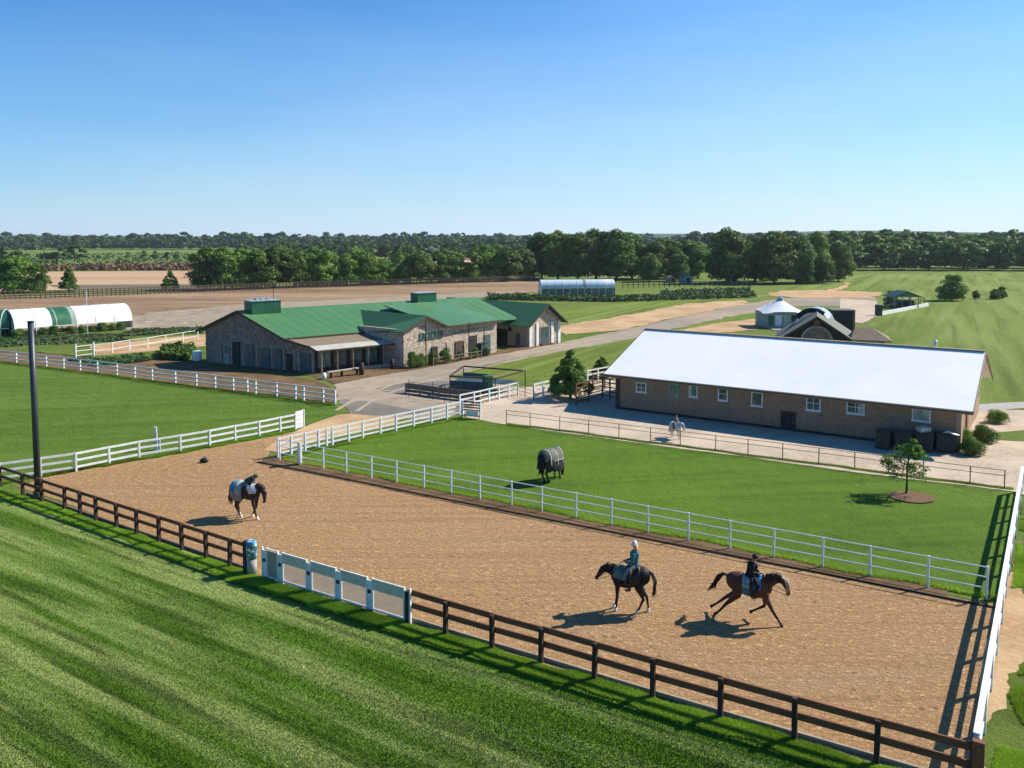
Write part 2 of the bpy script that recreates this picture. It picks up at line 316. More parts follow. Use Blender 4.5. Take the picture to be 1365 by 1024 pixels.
# ------------------------------------------------------------------ ground sheets
NP = [0]
def poly_patch(name, pts, z, m, jit=.25, step=1.2, kind='structure', label=None):
    """flat ground polygon with an uneven natural edge"""
    NP[0] += 1; z = .004+NP[0]*.0016        # every sheet on its own level, later ones on top
    P = [Vector((p.x, p.y, 0)) for p in pts]; out = []
    for i in range(len(P)):
        a, b = P[i], P[(i+1) % len(P)]; L = (b-a).length; n = max(1, int(L/max(step, L/120)))
        d = (b-a).normalized(); nr = Vector((-d.y, d.x, 0))
        for k in range(n):
            p = lerp(a, b, k/n); q = p*1.0
            o = (mnoise.noise(Vector((q.x*.35, q.y*.35, z*90)))*1.2+mnoise.noise(Vector((q.x*1.7, q.y*1.7, 3)))*.7)*jit
            out.append(p+nr*o)
    bm = bmesh.new(); vsx = [bm.verts.new((p.x, p.y, z)) for p in out]; f = bm.faces.new(vsx)
    if f.normal.z < 0: f.normal_flip()
    bmesh.ops.triangulate(bm, faces=[f]); me = bpy.data.meshes.new(name); bm.to_mesh(me); bm.free()
    me.materials.append(m); o = bpy.data.objects.new(name, me); COL.objects.link(o); WL[o.name] = Vector((0, 0, 0)); return tag(o, kind=kind)
def P(*a): return [at(x, y) for x, y in a]
g = MB(); S = 9000
g.add([(-S, -200, 0), (S, -200, 0), (S, S, 0), (-S, S, 0)], [(0, 1, 2, 3)]); tag(g.build('ground', M['ground']), kind='structure')
BR = [at(8, 652), at(329, 763), at(543, 830), at(1059, 985), at(1300, 1056)]       # brown fence line
nearN = Vector((-.53, -.85, 0))
fa = [p + nearN*.0 for p in BR]
poly_patch('near_lawn', [BR[0]+Vector((-30, 22, 0))]+fa+[Vector((14, 17, 0)), Vector((22, 2, 0)), Vector((-40, 2, 0)), Vector((-60, 60, 0))], .004, M['lawn_fg'], .05)
poly_patch('left_lawn', P((-120, 474), (0, 484), (107, 496), (203, 510), (341, 526), (447, 541), (470, 553), (440, 560), (405, 572), (346, 585), (241, 605), (146, 621), (0, 645), (-300, 690), (-400, 560)), .004, M['lawn_left'], .3)
poly_patch('paddock_lawn', P((372, 613), (430, 600), (520, 577), (618, 556), (640, 560), (676, 566), (827, 588), (1002, 611), (1147, 631), (1351, 654), (1362, 656), (1336, 802)), .006, M['lawn_mid'], .15)
poly_patch('right_lawn', P((1130, 366), (1365, 363), (1900, 366), (2600, 480), (2000, 620), (1300, 548), (1170, 470), (1165, 420), (1100, 395), (1040, 385), (1080, 378), (1110, 372)), .004, M['lawn_right'], 1.2, 4)
poly_patch('island_lawn', P((598, 503), (650, 487), (740, 470), (840, 452), (960, 425), (1050, 408), (1060, 415), (1020, 440), (880, 455), (830, 500), (780, 510), (720, 508), (640, 505)), .008, M['lawn_right'], .4)
poly_patch('middle_lawn', P((735, 412), (800, 408), (860, 402), (960, 396), (1045, 392), (1090, 384), (1120, 378), (1110, 388), (1040, 394), (990, 399), (900, 408), (850, 418), (760, 432), (742, 432)), .006, M['lawn_right'], .5)
poly_patch('verge_lawn', P((750, 446), (800, 440), (880, 424), (960, 408), (1010, 400), (1040, 402), (940, 418), (850, 436), (760, 452)), .008, M['lawn_left'], .5)
poly_patch('arena_sand', [BR[0]+Vector((.4, .4, 0))]+BR[1:]+P((1336, 808), (1260, 794), (1040, 751), (818, 707), (639, 672), (458, 634), (385, 620), (352, 614), (364, 592), (398, 575), (346, 586), (241, 605), (146, 621), (60, 637)), .012, M['sand'], .12)
poly_patch('gateway_dirt', P((398, 574), (430, 560), (452, 552), (500, 551), (560, 551), (520, 565), (440, 584), (366, 604), (350, 600)), .016, M['dirt_pale'], .35)
poly_patch('arena_edge_dirt', P((350, 612), (372, 606), (458, 626), (639, 664), (818, 700), (1040, 742), (1172, 768), (1262, 786), (1262, 797), (1172, 780), (1040, 756), (818, 713), (639, 678), (458, 640), (350, 617)), .016, M['dirt'], .14)
poly_patch('driveway', P((448, 512), (520, 497), (600, 484), (660, 472), (745, 458), (830, 440), (900, 424), (1000, 404), (1040, 398), (1120, 396), (1170, 398), (1165, 410), (1120, 408), (1050, 408), (960, 425), (840, 452), (740, 470), (650, 487), (598, 503), (640, 512), (700, 516), (760, 520), (800, 530), (720, 540), (620, 552), (560, 560), (500, 555), (470, 552), (462, 540), (447, 530)), .010, M['road'], .5, .7)
poly_patch('asphalt_patch', P((452, 532), (500, 537), (545, 546), (600, 545), (560, 552), (500, 555), (470, 552), (458, 541)), .014, M['road_dark'], .15)
poly_patch('asphalt_wear', P((500, 518), (540, 511), (600, 508), (615, 514), (560, 524), (520, 526)), .014, M['road_dark'], .5)
def track(pts, off, wd, m):
    q = P(*pts); L_, R_ = [], []
    for i, p in enumerate(q):
        d = (q[min(i+1, len(q)-1)]-q[max(i-1, 0)]); nr = Vector((-d.y, d.x, 0)).normalized(); L_.append(p+nr*(off+wd/2)); R_.append(p+nr*(off-wd/2))
    poly_patch('tyre_track', L_+R_[::-1], .018, m, .05, .8)
for pts in (((462, 548), (490, 530), (540, 512), (600, 498), (660, 484), (745, 466), (830, 447), (900, 430)), ((455, 536), (500, 524), (570, 521), (640, 520))):
    for o_ in (-.8, .8): track(pts, o_, .32, M['road_track'])
poly_patch('barn_apron', P((240, 478), (280, 488), (418, 502), (445, 512), (560, 492), (660, 474), (745, 458), (744, 453), (660, 468), (545, 483), (420, 492), (275, 478)), .014, M['dirt'], .3)
poly_patch('gravel_yard', P((622, 557), (636, 538), (690, 518), (740, 512), (830, 505), (830, 540), (1290, 590), (1300, 545), (1700, 560), (2000, 640), (1500, 690), (1362, 660), (1351, 656), (1147, 631), (1002, 611), (827, 588), (676, 567)), .014, M['yard'], .1)
poly_patch('barn_back_path', P((1298, 540), (1365, 536), (1700, 545), (1700, 552), (1365, 545), (1300, 549)), .02, M['concrete'], .1)
poly_patch('grass_island', P((1325, 578), (1365, 574), (1420, 584), (1365, 589), (1335, 588)), .02, M['rough_grass'], .3)
poly_patch('east_track', P((1322, 800), (1340, 770), (1365, 700), (1420, 720), (1500, 900), (1420, 1200), (1290, 1200), (1300, 1056)), .006, M['dirt_pale'], .3)
poly_patch('east_grass', P((1352, 700), (1365, 668), (1420, 700), (1500, 780), (1460, 810), (1365, 800), (1346, 780)), .012, M['rough_grass'], .4, .25)
poly_patch('east_grass', P((1330, 962), (1365, 880), (1500, 900), (1600, 1200), (1330, 1200), (1318, 1010)), .012, M['rough_grass'], .45, .25)
poly_patch('ploughed_field', P((-900, 396), (0, 396), (200, 391), (400, 383), (560, 378), (722, 373), (722, 388), (660, 395), (500, 410), (260, 446), (0, 450), (-900, 460)), .004, M['plough'], .8, 3)
poly_patch('stubble_field', P((150, 436), (200, 417), (330, 406), (560, 394), (700, 388), (600, 402), (400, 420), (290, 440), (175, 446)), .008, M['stubble'], 1, 3)
poly_patch('tan_field', P((-900, 364), (0, 363), (260, 361), (300, 366), (260, 386), (110, 388), (-900, 392)), .004, M['tanfield'], 2, 6)
poly_patch('fallow_strip', P((60, 380), (260, 379), (330, 386), (100, 389)), .02, M['darkfield'], 1, 5)
poly_patch('fallow_strip', P((540, 346), (640, 342), (760, 345), (700, 352), (560, 352)), .02, M['tanfield'], 3, 9)
poly_patch('tan_bank', P((740, 436), (850, 418), (910, 406), (990, 400), (1000, 404), (900, 424), (830, 440), (750, 447)), .006, M['dirt_pale'], .6)
poly_patch('dirt_track', P((1040, 388), (1090, 387), (1175, 390), (1165, 398), (1060, 397), (1020, 394)), .012, M['dirt_pale'], 1.2)
poly_patch('dirt_track', P((1078, 392), (1115, 384), (1128, 379), (1120, 375), (1135, 378), (1128, 384), (1098, 392)), .016, M['dirt_pale'], .8)
poly_patch('side_track', P((950, 432), (1010, 425), (1025, 430), (1010, 440), (940, 446), (900, 442)), .016, M['dirt_pale'], .3)
poly_patch('garden_ground', P((-300, 450), (0, 447), (180, 440), (275, 436), (275, 480), (210, 484), (0, 466), (-300, 466)), .012, M['rough_grass'], .5)
poly_patch('garden_lane', P((-200, 468), (0, 466), (120, 478), (240, 478), (300, 492), (420, 507), (447, 520), (447, 538), (203, 508), (0, 482), (-200, 470)), .016, M['dirt'], .3)
poly_patch('garden_lane', P((120, 462), (200, 452), (275, 446), (275, 462), (210, 468), (130, 474)), .020, M['dirt_pale'], .4)

# distant hills
hb = MB(); n = 90; rows = 4; vs_ = []
for j in range(rows):
    for i in range(n):
        x = -3600+7200*i/(n-1); y = [1500, 1750, 2300, 3400][j]
        h = [0, 10, 24, 30][j]*(.75+.4*mnoise.noise(Vector((x*.0016, y*.002, 1))))+(12 if j else 0)*max(0, min(1, (x-100)/800))
        vs_.append((x, y, h if j else -1))
hb.add(vs_, [(j*n+i, j*n+i+1, (j+1)*n+i+1, (j+1)*n+i) for j in range(rows-1) for i in range(n-1)])
tag(hb.build('hills', M['hill'], smooth=True), kind='structure')

# ------------------------------------------------------------------ foliage tools
def leaf_quads(C, Nn, size, asp=1.0):
    """C centres (n,3), Nn normals (n,3) -> verts, faces arrays of quads"""
    n = len(C); r = RNG.normal(size=(n, 3)); a = np.cross(Nn, r); a /= np.linalg.norm(a, axis=1, keepdims=True)+1e-9
    b = np.cross(Nn, a); b /= np.linalg.norm(b, axis=1, keepdims=True)+1e-9
    s = (size*(.6+.8*RNG.random(n)))[:, None]/2
    v = np.stack([C-a*s, C-b*s*asp, C+a*s, C+b*s*asp], 1).reshape(-1, 3); f = np.arange(n*4).reshape(n, 4); return v, f
def np_mesh(name, v, f, m):
    me = bpy.data.meshes.new(name); nv, nf, k = len(v), len(f), f.shape[1]
    me.vertices.add(nv); me.vertices.foreach_set('co', v.astype(np.float32).ravel()); me.loops.add(nf*k); me.loops.foreach_set('vertex_index', f.astype(np.int32).ravel())
    me.polygons.add(nf); me.polygons.foreach_set('loop_start', np.arange(nf, dtype=np.int32)*k)
    me.update(calc_edges=True); me.materials.append(m); return me
def crown_pts(wd, ht, z0, nl, nleaf, shape='round', lobe=.32):
    """leaf centres and normals on the skins of many lobes filling a crown"""
    cs = []; rs = []
    for i in range(nl):
        u = RNG.random(); t = RNG.random()*2*math.pi
        if shape == 'cone': z = u**1.25; rr = (1-z)**.75*.5*wd*(.35+.65*RNG.random()**.5)
        elif shape == 'upright': z = u; rr = math.sin(math.pi*min(1, .18+.82*z))**.55*.42*wd*RNG.random()**.4
        else: z = u; rr = (max(0, 1-(2*z-.82)**2*(.75 if z > .41 else .55)))**.5*.40*wd*RNG.random()**.35
        cs.append((rr*math.cos(t), rr*math.sin(t), z0+ht*(.06+.84*z))); rs.append(wd*lobe*(.55+.6*RNG.random())*(1-.45*z if shape == 'cone' else 1-.25*z))
    cs = np.array(cs); rs = np.array(rs)*.62; p = rs**2/np.sum(rs**2); k = RNG.choice(nl, nleaf, p=p)
    d = RNG.normal(size=(nleaf, 3)); d /= np.linalg.norm(d, axis=1, keepdims=True); d[:, 2] = np.where(d[:, 2] < -.3, -d[:, 2], d[:, 2])
    rad = rs[k][:, None]*(.72+.42*RNG.random((nleaf, 1))); C = cs[k]+d*rad*np.array([1, 1, .8])
    Nn = d+RNG.normal(size=(nleaf, 3))*.45; Nn /= np.linalg.norm(Nn, axis=1, keepdims=True); C[:, 2] = np.clip(C[:, 2], z0*.8, None); return C, Nn
TREES = {}
ORD = 'leftmost second third fourth fifth sixth seventh eighth ninth tenth eleventh twelfth thirteenth fourteenth fifteenth sixteenth seventeenth eighteenth nineteenth'.split()
def tree_meshes(key, wd, ht, z0, nl, nleaf, size, m, shape='round', lobe=.32, variants=3, limbs=6):
    L = []
    for q in range(variants):
        C, Nn = crown_pts(wd, ht-z0, z0, nl, nleaf, shape, lobe); v, f = leaf_quads(C, Nn, size, .75); cm = np_mesh('crown', v, f, m)
        mb = MB(); tr = .022*ht+.02; mb.tube([(0, 0, -.1), (.02*ht*.3, 0, z0*.6), (0, .02*ht*.3, z0+(ht-z0)*.35), (.01*ht, 0, z0+(ht-z0)*.75)], [tr*1.3, tr, tr*.7, tr*.25], 7)
        for i in range(limbs):
            t = 2*math.pi*(i/limbs)+q; zz = z0*.8+(ht-z0)*(.05+.5*i/limbs); e = Vector((math.cos(t)*wd*.33, math.sin(t)*wd*.33, zz+(ht-z0)*.25))
            mb.tube([(0, 0, zz), (e.x*.5, e.y*.5, zz+(e.z-zz)*.4), e], [tr*.5, tr*.35, tr*.12], 5)
        L.append((cm, mb.mesh('trunk', M['bark'], True)))
    TREES[key] = L
def place_tree(name, key, p, h, label, cat='tree', group=None, ref=None, rz=None, sx=1.0):
    cm, tm = random.choice(TREES[key]); s = h/ref; rz = random.random()*6.28 if rz is None else rz
    t = thing(name, label, cat, p, group); t.rotation_euler = (0, 0, rz); t.scale = (s*sx, s*sx, s)
    for nme, me in (('crown', cm), ('trunk', tm)):
        o = bpy.data.objects.new(nme, me); COL.objects.link(o); o.parent = t
    return t
tree_meshes('big_dark', 11, 14, .3, 80, 11000, .55, M['leaf_dark'], variants=3)
tree_meshes('big_olive', 11, 14, .3, 80, 11000, .55, M['leaf_olive'], variants=2)
tree_meshes('mid', 9, 10, .2, 60, 7500, .48, M['leaf_mid'], variants=3)
tree_meshes('middark', 9, 10, .2, 60, 7500, .48, M['leaf_dark'], variants=2)
tree_meshes('conifer', 5, 7, .3, 90, 5200, .36, M['leaf_mid'], 'cone', .26, variants=2)
tree_meshes('yellow', 8, 10, 1, 30, 4500, .6, M['leaf_yel'], variants=1)
tree_meshes('garden', 3.3, 4.3, .35, 90, 16000, .15, M['leaf_mid'], 'cone', .24, variants=1)
tree_meshes('bush', 2.0, 1.3, .05, 34, 5200, .10, M['leaf_bright'], 'round', .42, variants=3, limbs=8)
tree_meshes('darkbush', 2.0, 1.3, .05, 34, 4200, .11, M['leaf_dark'], 'round', .42, variants=2, limbs=8)
tree_meshes('dome', 2.0, 1.2, .02, 26, 9000, .085, M['leaf_bright'], 'round', .55, variants=3, limbs=4)
tree_meshes('bigbush', 5.6, 5.4, .1, 60, 9000, .26, M['leaf_dark'], 'round', .36, variants=2)

def ground_at(px, d): return Vector(((px-682.5)/F*d, d, 0))

# far woods as masses
def wood(name, rows, m, label):
    vs_, fs_, off = [], [], 0
    protos = []
    for k in range(6):
        C, Nn = crown_pts(9, 12, 1, 12, 420, 'round' if k % 3 else 'upright', .42); v, f = leaf_quads(C, Nn, 1.7, .8); protos.append((v, f))
    for (x0, d0, x1, d1, n, h) in rows:
        for i in range(n):
            t = (i+random.random()*.8)/n; d = (d0+(d1-d0)*t)*(1+random.uniform(-.02, .02)); px = x0+(x1-x0)*t
            p = ground_at(px, d); s = h/12*random.choice((.85, .92, 1, 1.05, 1.12)); v, f = random.choice(protos); a = random.random()*6.28
            ca, sa = math.cos(a), math.sin(a); q = v*s; x = q[:, 0]*ca-q[:, 1]*sa; y = q[:, 0]*sa+q[:, 1]*ca
            k = 1.35; vs_.append(np.stack([x*k+p.x, y*k+p.y, q[:, 2]], 1)); fs_.append(f+off); off += len(v)
    o = bpy.data.objects.new(name, np_mesh(name, np.concatenate(vs_), np.concatenate(fs_), m)); COL.objects.link(o); return tag(o, label, 'woodland', kind='stuff')
wood('far_woodland', [(-60, 960, 720, 960, 170, 13), (-60, 1010, 760, 1010, 150, 17), (-60, 820, 60, 850, 16, 9), (620, 800, 1120, 780, 70, 13), (900, 620, 1420, 640, 90, 15), (700, 1100, 1420, 1000, 90, 17)], M['leaf_far'], 'long dark band of woodland closing the horizon behind the fields')
wood('forest_edge', [(1105, 345, 1440, 335, 42, 10), (1105, 370, 1440, 360, 40, 12), (1100, 420, 1440, 400, 36, 14), (1100, 480, 1440, 470, 36, 15)], M['leaf_dark'], 'dark forest edge beyond the wide sunlit lawn on the right')
wood('shrub_line', [(60, 480, 110, 480, 5, 8), (0, 420, 30, 420, 4, 8), (170, 520, 245, 520, 5, 5), (320, 560, 700, 500, 40, 9), (350, 700, 700, 640, 30, 10)], M['leaf_dark'], 'loose line of dark shrubs across the far green field')

def mass(name, quads, m, label, hgt, nper, size, cat='plants'):
    """low vegetation filling ground polygons (px quads)"""
    Cs = []
    for q in quads:
        a, b, c, d = P(*q); n = nper; u = RNG.random((n, 1)); v = RNG.random((n, 1))
        A, B, C_, D = [np.array(x) for x in (a, b, c, d)]
        p = (A*(1-u)+B*u)*(1-v)+(D*(1-u)+C_*u)*v
        bumpy = np.array([.6+.6*mnoise.noise(Vector((x[0]*.6, x[1]*.6, 0))) for x in p]); p[:, 2] = RNG.random(n)**.6*hgt*np.clip(bumpy, .2, 1.2); Cs.append(p)
    C = np.concatenate(Cs); Nn = RNG.normal(size=C.shape); Nn[:, 2] = abs(Nn[:, 2])+.4; Nn /= np.linalg.norm(Nn, axis=1, keepdims=True)
    v, f = leaf_quads(C, Nn, size); o = bpy.data.objects.new(name, np_mesh(name, v, f, m)); COL.objects.link(o); return tag(o, label, cat, kind='stuff')
mass('crop_rows', [((650, 396), (820, 399), (820, 403), (650, 400)), ((820, 399), (1000, 391), (1010, 397), (820, 403)), ((880, 392), (1000, 387), (1000, 392), (880, 397))], M['crop'], 'dark green crop strip growing in front of the far greenhouse', 1.3, 5000, .45)
mass('dry_brush', [((-60, 358), (130, 356), (130, 361), (-60, 363)), ((130, 356), (262, 354), (262, 361), (130, 361))], M['brush'], 'reddish brown brush strip at the edge of the tan field', 2.2, 3500, 1.2)
mass('field_scrub', [((-60, 340), (250, 338), (250, 352), (-60, 354))], M['crop'], 'pale scrub dotted over the far green field', 1.6, 1500, 1.6)
mass('garden_weeds', [((0, 452), (130, 446), (180, 455), (0, 464)), ((180, 440), (270, 437), (270, 445), (150, 450)), ((90, 482), (190, 474), (200, 482), (130, 490)), ((0, 454), (175, 446), (175, 449), (0, 458))], M['crop'], 'weedy green beds in the garden in front of the polytunnel', .35, 4000, .3)
mass('garden_hedge', [((208, 480), (250, 482), (262, 474), (222, 468))], M['leaf_dark'], 'dark leafy hedge clump left of the stone barn gable', 1.5, 7000, .25, 'hedge')

# ------------------------------------------------------------------ trees
def LD(px, py): return at(px, py)
i = 0
for px, h, key, ref, sx, lab in [(22, 9, 'mid', 10, 1.3, 'leafy green tree at the far left, tallest there'), (50, 7, 'mid', 10, .9, 'lower green tree just right of the far left tree'), (-4, 8, 'middark', 10, 1, 'dark tree cut by the left picture edge')]:
    place_tree('field_tree', key, at(px, 390), h, lab, ref=ref, sx=sx, group='trees by the tan field')
place_tree('field_tree', 'conifer', at(92, 389), 6.5, 'pointed pale green tree alone in the tan field, left one', ref=7, group='trees by the tan field')
place_tree('field_tree', 'conifer', at(227, 388), 5.4, 'small pointed tree just left of the long tree row', ref=7, sx=1.1, group='trees by the tan field')
row = [(276, 386, 11, 'middark'), (300, 386, 11, 'middark'), (322, 385, 10.5, 'mid'), (345, 385, 10, 'mid'), (366, 384, 10.8, 'middark'), (392, 383, 10, 'mid'), (414, 382, 9, 'mid'), (436, 382, 9.5, 'mid'), (462, 381, 9, 'middark'), (488, 380, 9.3, 'mid'), (512, 379, 7.5, 'mid'),
       (532, 378, 9, 'mid'), (560, 378, 9.4, 'middark'), (584, 377, 9, 'mid'), (606, 376, 9, 'mid'), (630, 376, 9, 'mid'), (652, 375, 9, 'mid'), (676, 375, 10.5, 'middark'), (698, 374, 10, 'big_olive')]
for k, (px, py, h, key) in enumerate(row):
    nm = {'middark': 'dark round tree', 'mid': 'bright green bushy tree', 'big_olive': 'olive tree'}[key]
    place_tree('row_tree', key, at(px, py), h, '%s, %s in the front tree row behind the field fence' % (nm, ORD[k]), ref=14 if 'big' in key else 10, group='%ss in the field fence row' % nm, sx=1.05)
for k, (px, d, h, key) in enumerate([(330, 240, 11, 'middark'), (372, 245, 11.5, 'mid'), (420, 250, 10.5, 'middark'), (475, 255, 10.5, 'mid'), (545, 260, 10.5, 'middark'), (596, 262, 10, 'mid'), (665, 268, 11, 'middark'), (645, 300, 11, 'mid')]):
    place_tree('row_tree', key, ground_at(px, d), h, '%s tree top rising behind the front tree row' % ORD[k], ref=10, group='second row of trees behind the field fence')
big = [(722, 268, 15.0, 'big_olive', 1), (744, 262, 16.0, 'big_olive', 1), (770, 258, 15.2, 'big_dark', 1), (795, 262, 16.4, 'big_dark', 1.1), (822, 258, 16.2, 'big_dark', 1.1), (842, 268, 15.5, 'big_dark', .9)]
for k, (px, d, h, key, sx) in enumerate(big):
    place_tree('tall_tree', key, ground_at(px, d), h, 'tall broad %s tree, %s in the clump above the far greenhouse' % ('olive green' if 'olive' in key else 'dark green', ORD[k]), ref=14, sx=sx, group='%s trees above the far greenhouse' % ('olive' if 'olive' in key else 'dark'))
place_tree('autumn_tree', 'yellow', ground_at(856, 266), 11.6, 'yellow turning tree between the dark trees right of the clump', ref=10, sx=.55)
for k, (px, d, h, key) in enumerate([(872, 262, 12.4, 'big_olive'), (893, 266, 12.6, 'mid'), (912, 270, 12.8, 'big_olive'), (930, 268, 12.2, 'mid'), (880, 300, 13, 'big_dark'), (920, 305, 13, 'big_dark'), (905, 252, 9, 'big_dark'), (866, 250, 9, 'big_dark')]):
    place_tree('middle_tree', key, ground_at(px, d), h, 'medium %s tree between the two tall clumps%s' % ({'big_olive': 'olive', 'mid': 'green', 'big_dark': 'dark'}[key], ('', ' left part', '', '', ' low behind left', ' low behind right', ' front right', ' front left')[k] if k not in (0, 2, 1, 3) else (', far left', ', second from left', ', third from left', ', right one')[k]), ref=10 if key == 'mid' else 14, group='medium %s trees between the clumps' % {'big_olive': 'olive', 'mid': 'green', 'big_dark': 'dark'}[key])
place_tree('tall_tree', 'big_dark', ground_at(971, 240), 16.4, 'tallest broad dark tree standing alone right of centre', ref=14, sx=1.12)
place_tree('tall_tree', 'big_olive', ground_at(1032, 238), 15.6, 'broad olive tree right of the tallest dark tree', ref=14, sx=1.15)
place_tree('tall_tree', 'big_dark', ground_at(1062, 240), 15.0, 'dark crown pressed against the broad olive tree', ref=14, sx=1.0)
place_tree('tall_tree', 'big_olive', ground_at(1088, 246), 15.6, 'slim olive tree with a pointed top at the clump end', ref=14, sx=.75)
place_tree('tall_tree', 'big_dark', ground_at(1008, 250), 13.6, 'dark tree filling the gap behind the two broad crowns', ref=14, sx=.9)
place_tree('clump_end_tree', 'middark', at(1096, 378), 8.0, 'low dark tree at the right foot of the tall clump', ref=10)
place_tree('clump_end_tree', 'big_olive', ground_at(1118, 250), 12.4, 'olive tree where the tall clump meets the forest', ref=14, sx=.9)
place_tree('clump_end_tree', 'mid', ground_at(1075, 236), 7.0, 'low bright shrub under the slim olive tree', ref=10)
place_tree('round_bush', 'bigbush', at(1268, 401), 5.4, 'large round dark bush alone on the right lawn', 'bush', ref=5.4)
place_tree('round_bush', 'bigbush', at(1301, 399), 1.9, 'smallest bush on the right lawn, beside the large round one', 'bush', ref=5.4, sx=.9)
place_tree('round_bush', 'bigbush', at(1326, 399), 2.2, 'left bush of the touching pair on the right lawn', 'bush', ref=5.4)
place_tree('round_bush', 'bigbush', at(1335, 398), 2.6, 'right bush of the touching pair on the right lawn', 'bush', ref=5.4, sx=.8)
place_tree('round_bush', 'bigbush', at(1187, 408), 2.9, 'dark upright bush beside the green roofed pavilion', 'bush', ref=5.4, sx=.85)
place_tree('yard_tree', 'garden', at(760, 532), 4.3, 'bushy pointed tree by the gate left of the white roofed barn', ref=4.3, rz=.4, sx=1.0)
place_tree('yard_bush', 'garden', at(802, 503), 2.1, 'leafy bush touching the left tip of the white roof', 'bush', ref=4.3, sx=1.25)
for px, py, h, sx, lab in [(1297, 607, 1.0, 1.0, 'bright clipped shrub nearest the white roofed barn corner'), (1284, 590, .85, .8, 'small light shrub against the barn end wall'), (1314, 590, 1.05, 1.0, 'darker shrub in the middle beside the barn end'), (1329, 564, .85, 1.1, 'round shrub farthest from the camera beside the barn end')]:
    place_tree('clipped_shrub', 'dome', at(px, py), h, lab, 'shrub', ref=1.3, sx=sx*.86, group='shrubs at the barn end')
for sh_n, (px, py, h) in enumerate([(5, 447, 1.9), (25, 448, 1.7), (36, 449, 1.5), (57, 446, 1.6), (72, 445, 1.8), (95, 444, 1.6), (110, 443, 1.5), (123, 442, 1.5), (137, 441, 1.9), (149, 440, 1.6), (161, 439, 1.7)]):
    place_tree('tunnel_shrub', 'darkbush', at(px, py+1), h*.6, '%s dark shrub from the left in the row before the polytunnel' % ORD[sh_n], 'shrub', ref=1.3, group='shrubs along the polytunnel')
# young tree with mulch ring
tb = at(1208, 659)
yt = thing('young_tree', 'young staked tree with a thin trunk standing in a mulch ring on the lawn', 'tree', tb)
C1, N1 = crown_pts(2.5, 1.75, 0, 46, 3000, 'round', .25); C1 = C1*np.array([1, .95, 1]); C1[:, 2] += .82; C1[:, 0] -= .08
C2, N2 = crown_pts(1.0, 1.15, 0, 16, 1500, 'cone', .4); C2[:, 2] += 1.8; C2[:, 0] += .25
for nm_, CC, NN, mm, sz in (('crown', C1, N1, M['leaf_bright'], .11), ('upper_crown', C2, N2, M['leaf_bright'], .11)):
    v, f = leaf_quads(CC, NN, sz, .5); o = bpy.data.objects.new(nm_, np_mesh(nm_, v, f, mm)); COL.objects.link(o); o.parent = yt
mb = MB(); T0 = Vector(tb); mb.tube([T0, T0+Vector((.02, 0, .6)), T0+Vector((0, 0, 1.2)), T0+Vector((.1, 0, 2.2))], [.065, .05, .045, .02], 8)
for a in range(9):
    t = a*2.4; z = .85+.13*a; mb.tube([T0+Vector((0, 0, z)), T0+Vector((math.cos(t)*.45, math.sin(t)*.45, z+.2)), T0+Vector((math.cos(t)*.85, math.sin(t)*.85, z+.3))], [.02, .013, .006], 5)
mb.build('trunk', M['bark'], yt, True)
mc = at(1214, 664); poly_patch('mulch_ring', [mc+Vector((math.cos(a*.393)*1.12, math.sin(a*.393)*.95, 0)) for a in range(16)], .03, M['mulch'], .12, .2)

# ------------------------------------------------------------------ fences
UB = {}
def ubox(key, sx, sy, sz, m, x0=-.5):
    if key not in UB:
        b = MB(); b.box(((x0+.5)*sx, 0, 0), (sx, sy, sz)); UB[key] = b.mesh(key[0] if isinstance(key, tuple) else key, m)
    return UB[key]
def fence(name, label, posts, h, rails, pw, rh, rt, pmt, rmt, group=None, side=0.0, cap=None, pipe=False, wob=.006, cat='fence', skip=(), heights=None, railname='rail'):
    base = posts[0]; t = thing(name, label, cat, base, group)
    for i, p in enumerate(posts):
        hh = h*(1+random.uniform(-.012, .012)); d = (posts[min(i+1, len(posts)-1)]-posts[max(i-1, 0)]); a = math.atan2(d.y, d.x)
        key = ('post', name, pipe, pw, pmt.name)
        if key not in UB:
            b = MB()
            if pipe: b.tube([(0, 0, 0), (0, 0, 1)], pw/2, 8)
            else:
                b.box((0, 0, .5), (pw, pw, 1))
            UB[key] = b.mesh('post', pmt)
        o = inst('post', UB[key], p-Vector((0, 0, .04)), t, scale=(1, 1, hh+.04), rot=(random.uniform(-wob, wob)*2, random.uniform(-wob, wob)*2, a))
    for i in range(len(posts)-1):
        if i in skip: continue
        a, b_ = posts[i], posts[i+1]; d = b_-a; L = math.hypot(d.x, d.y); ang = math.atan2(d.y, d.x); nr = Vector((-d.y, d.x, 0)).normalized()
        for j, z in enumerate(rails):
            key = ('rail', name, rh, rt, pipe, rmt.name)
            if key not in UB:
                m_ = MB()
                if pipe: m_.tube([(0, 0, 0), (1, 0, 0)], rh/2, 8)
                else: m_.box((.5, 0, 0), (1, rt, rh))
                UB[key] = m_.mesh('rail', rmt)
            dz = random.uniform(-wob, wob)
            inst(railname, UB[key], a+nr*side+Vector((0, 0, z+dz)), t, scale=(L+.004, 1, 1), rot=(0, -math.atan2(d.z, L)+random.uniform(-wob, wob)*.4, ang))
    return t
def pxs(xs, a, b):
    """posts on the ground line through picture points a,b at picture columns xs"""
    A, B = at(*a), at(*b); return [on_line(A, B, x) for x in xs]
def even(A, B, n): return [lerp(A, B, i/n) for i in range(n+1)]
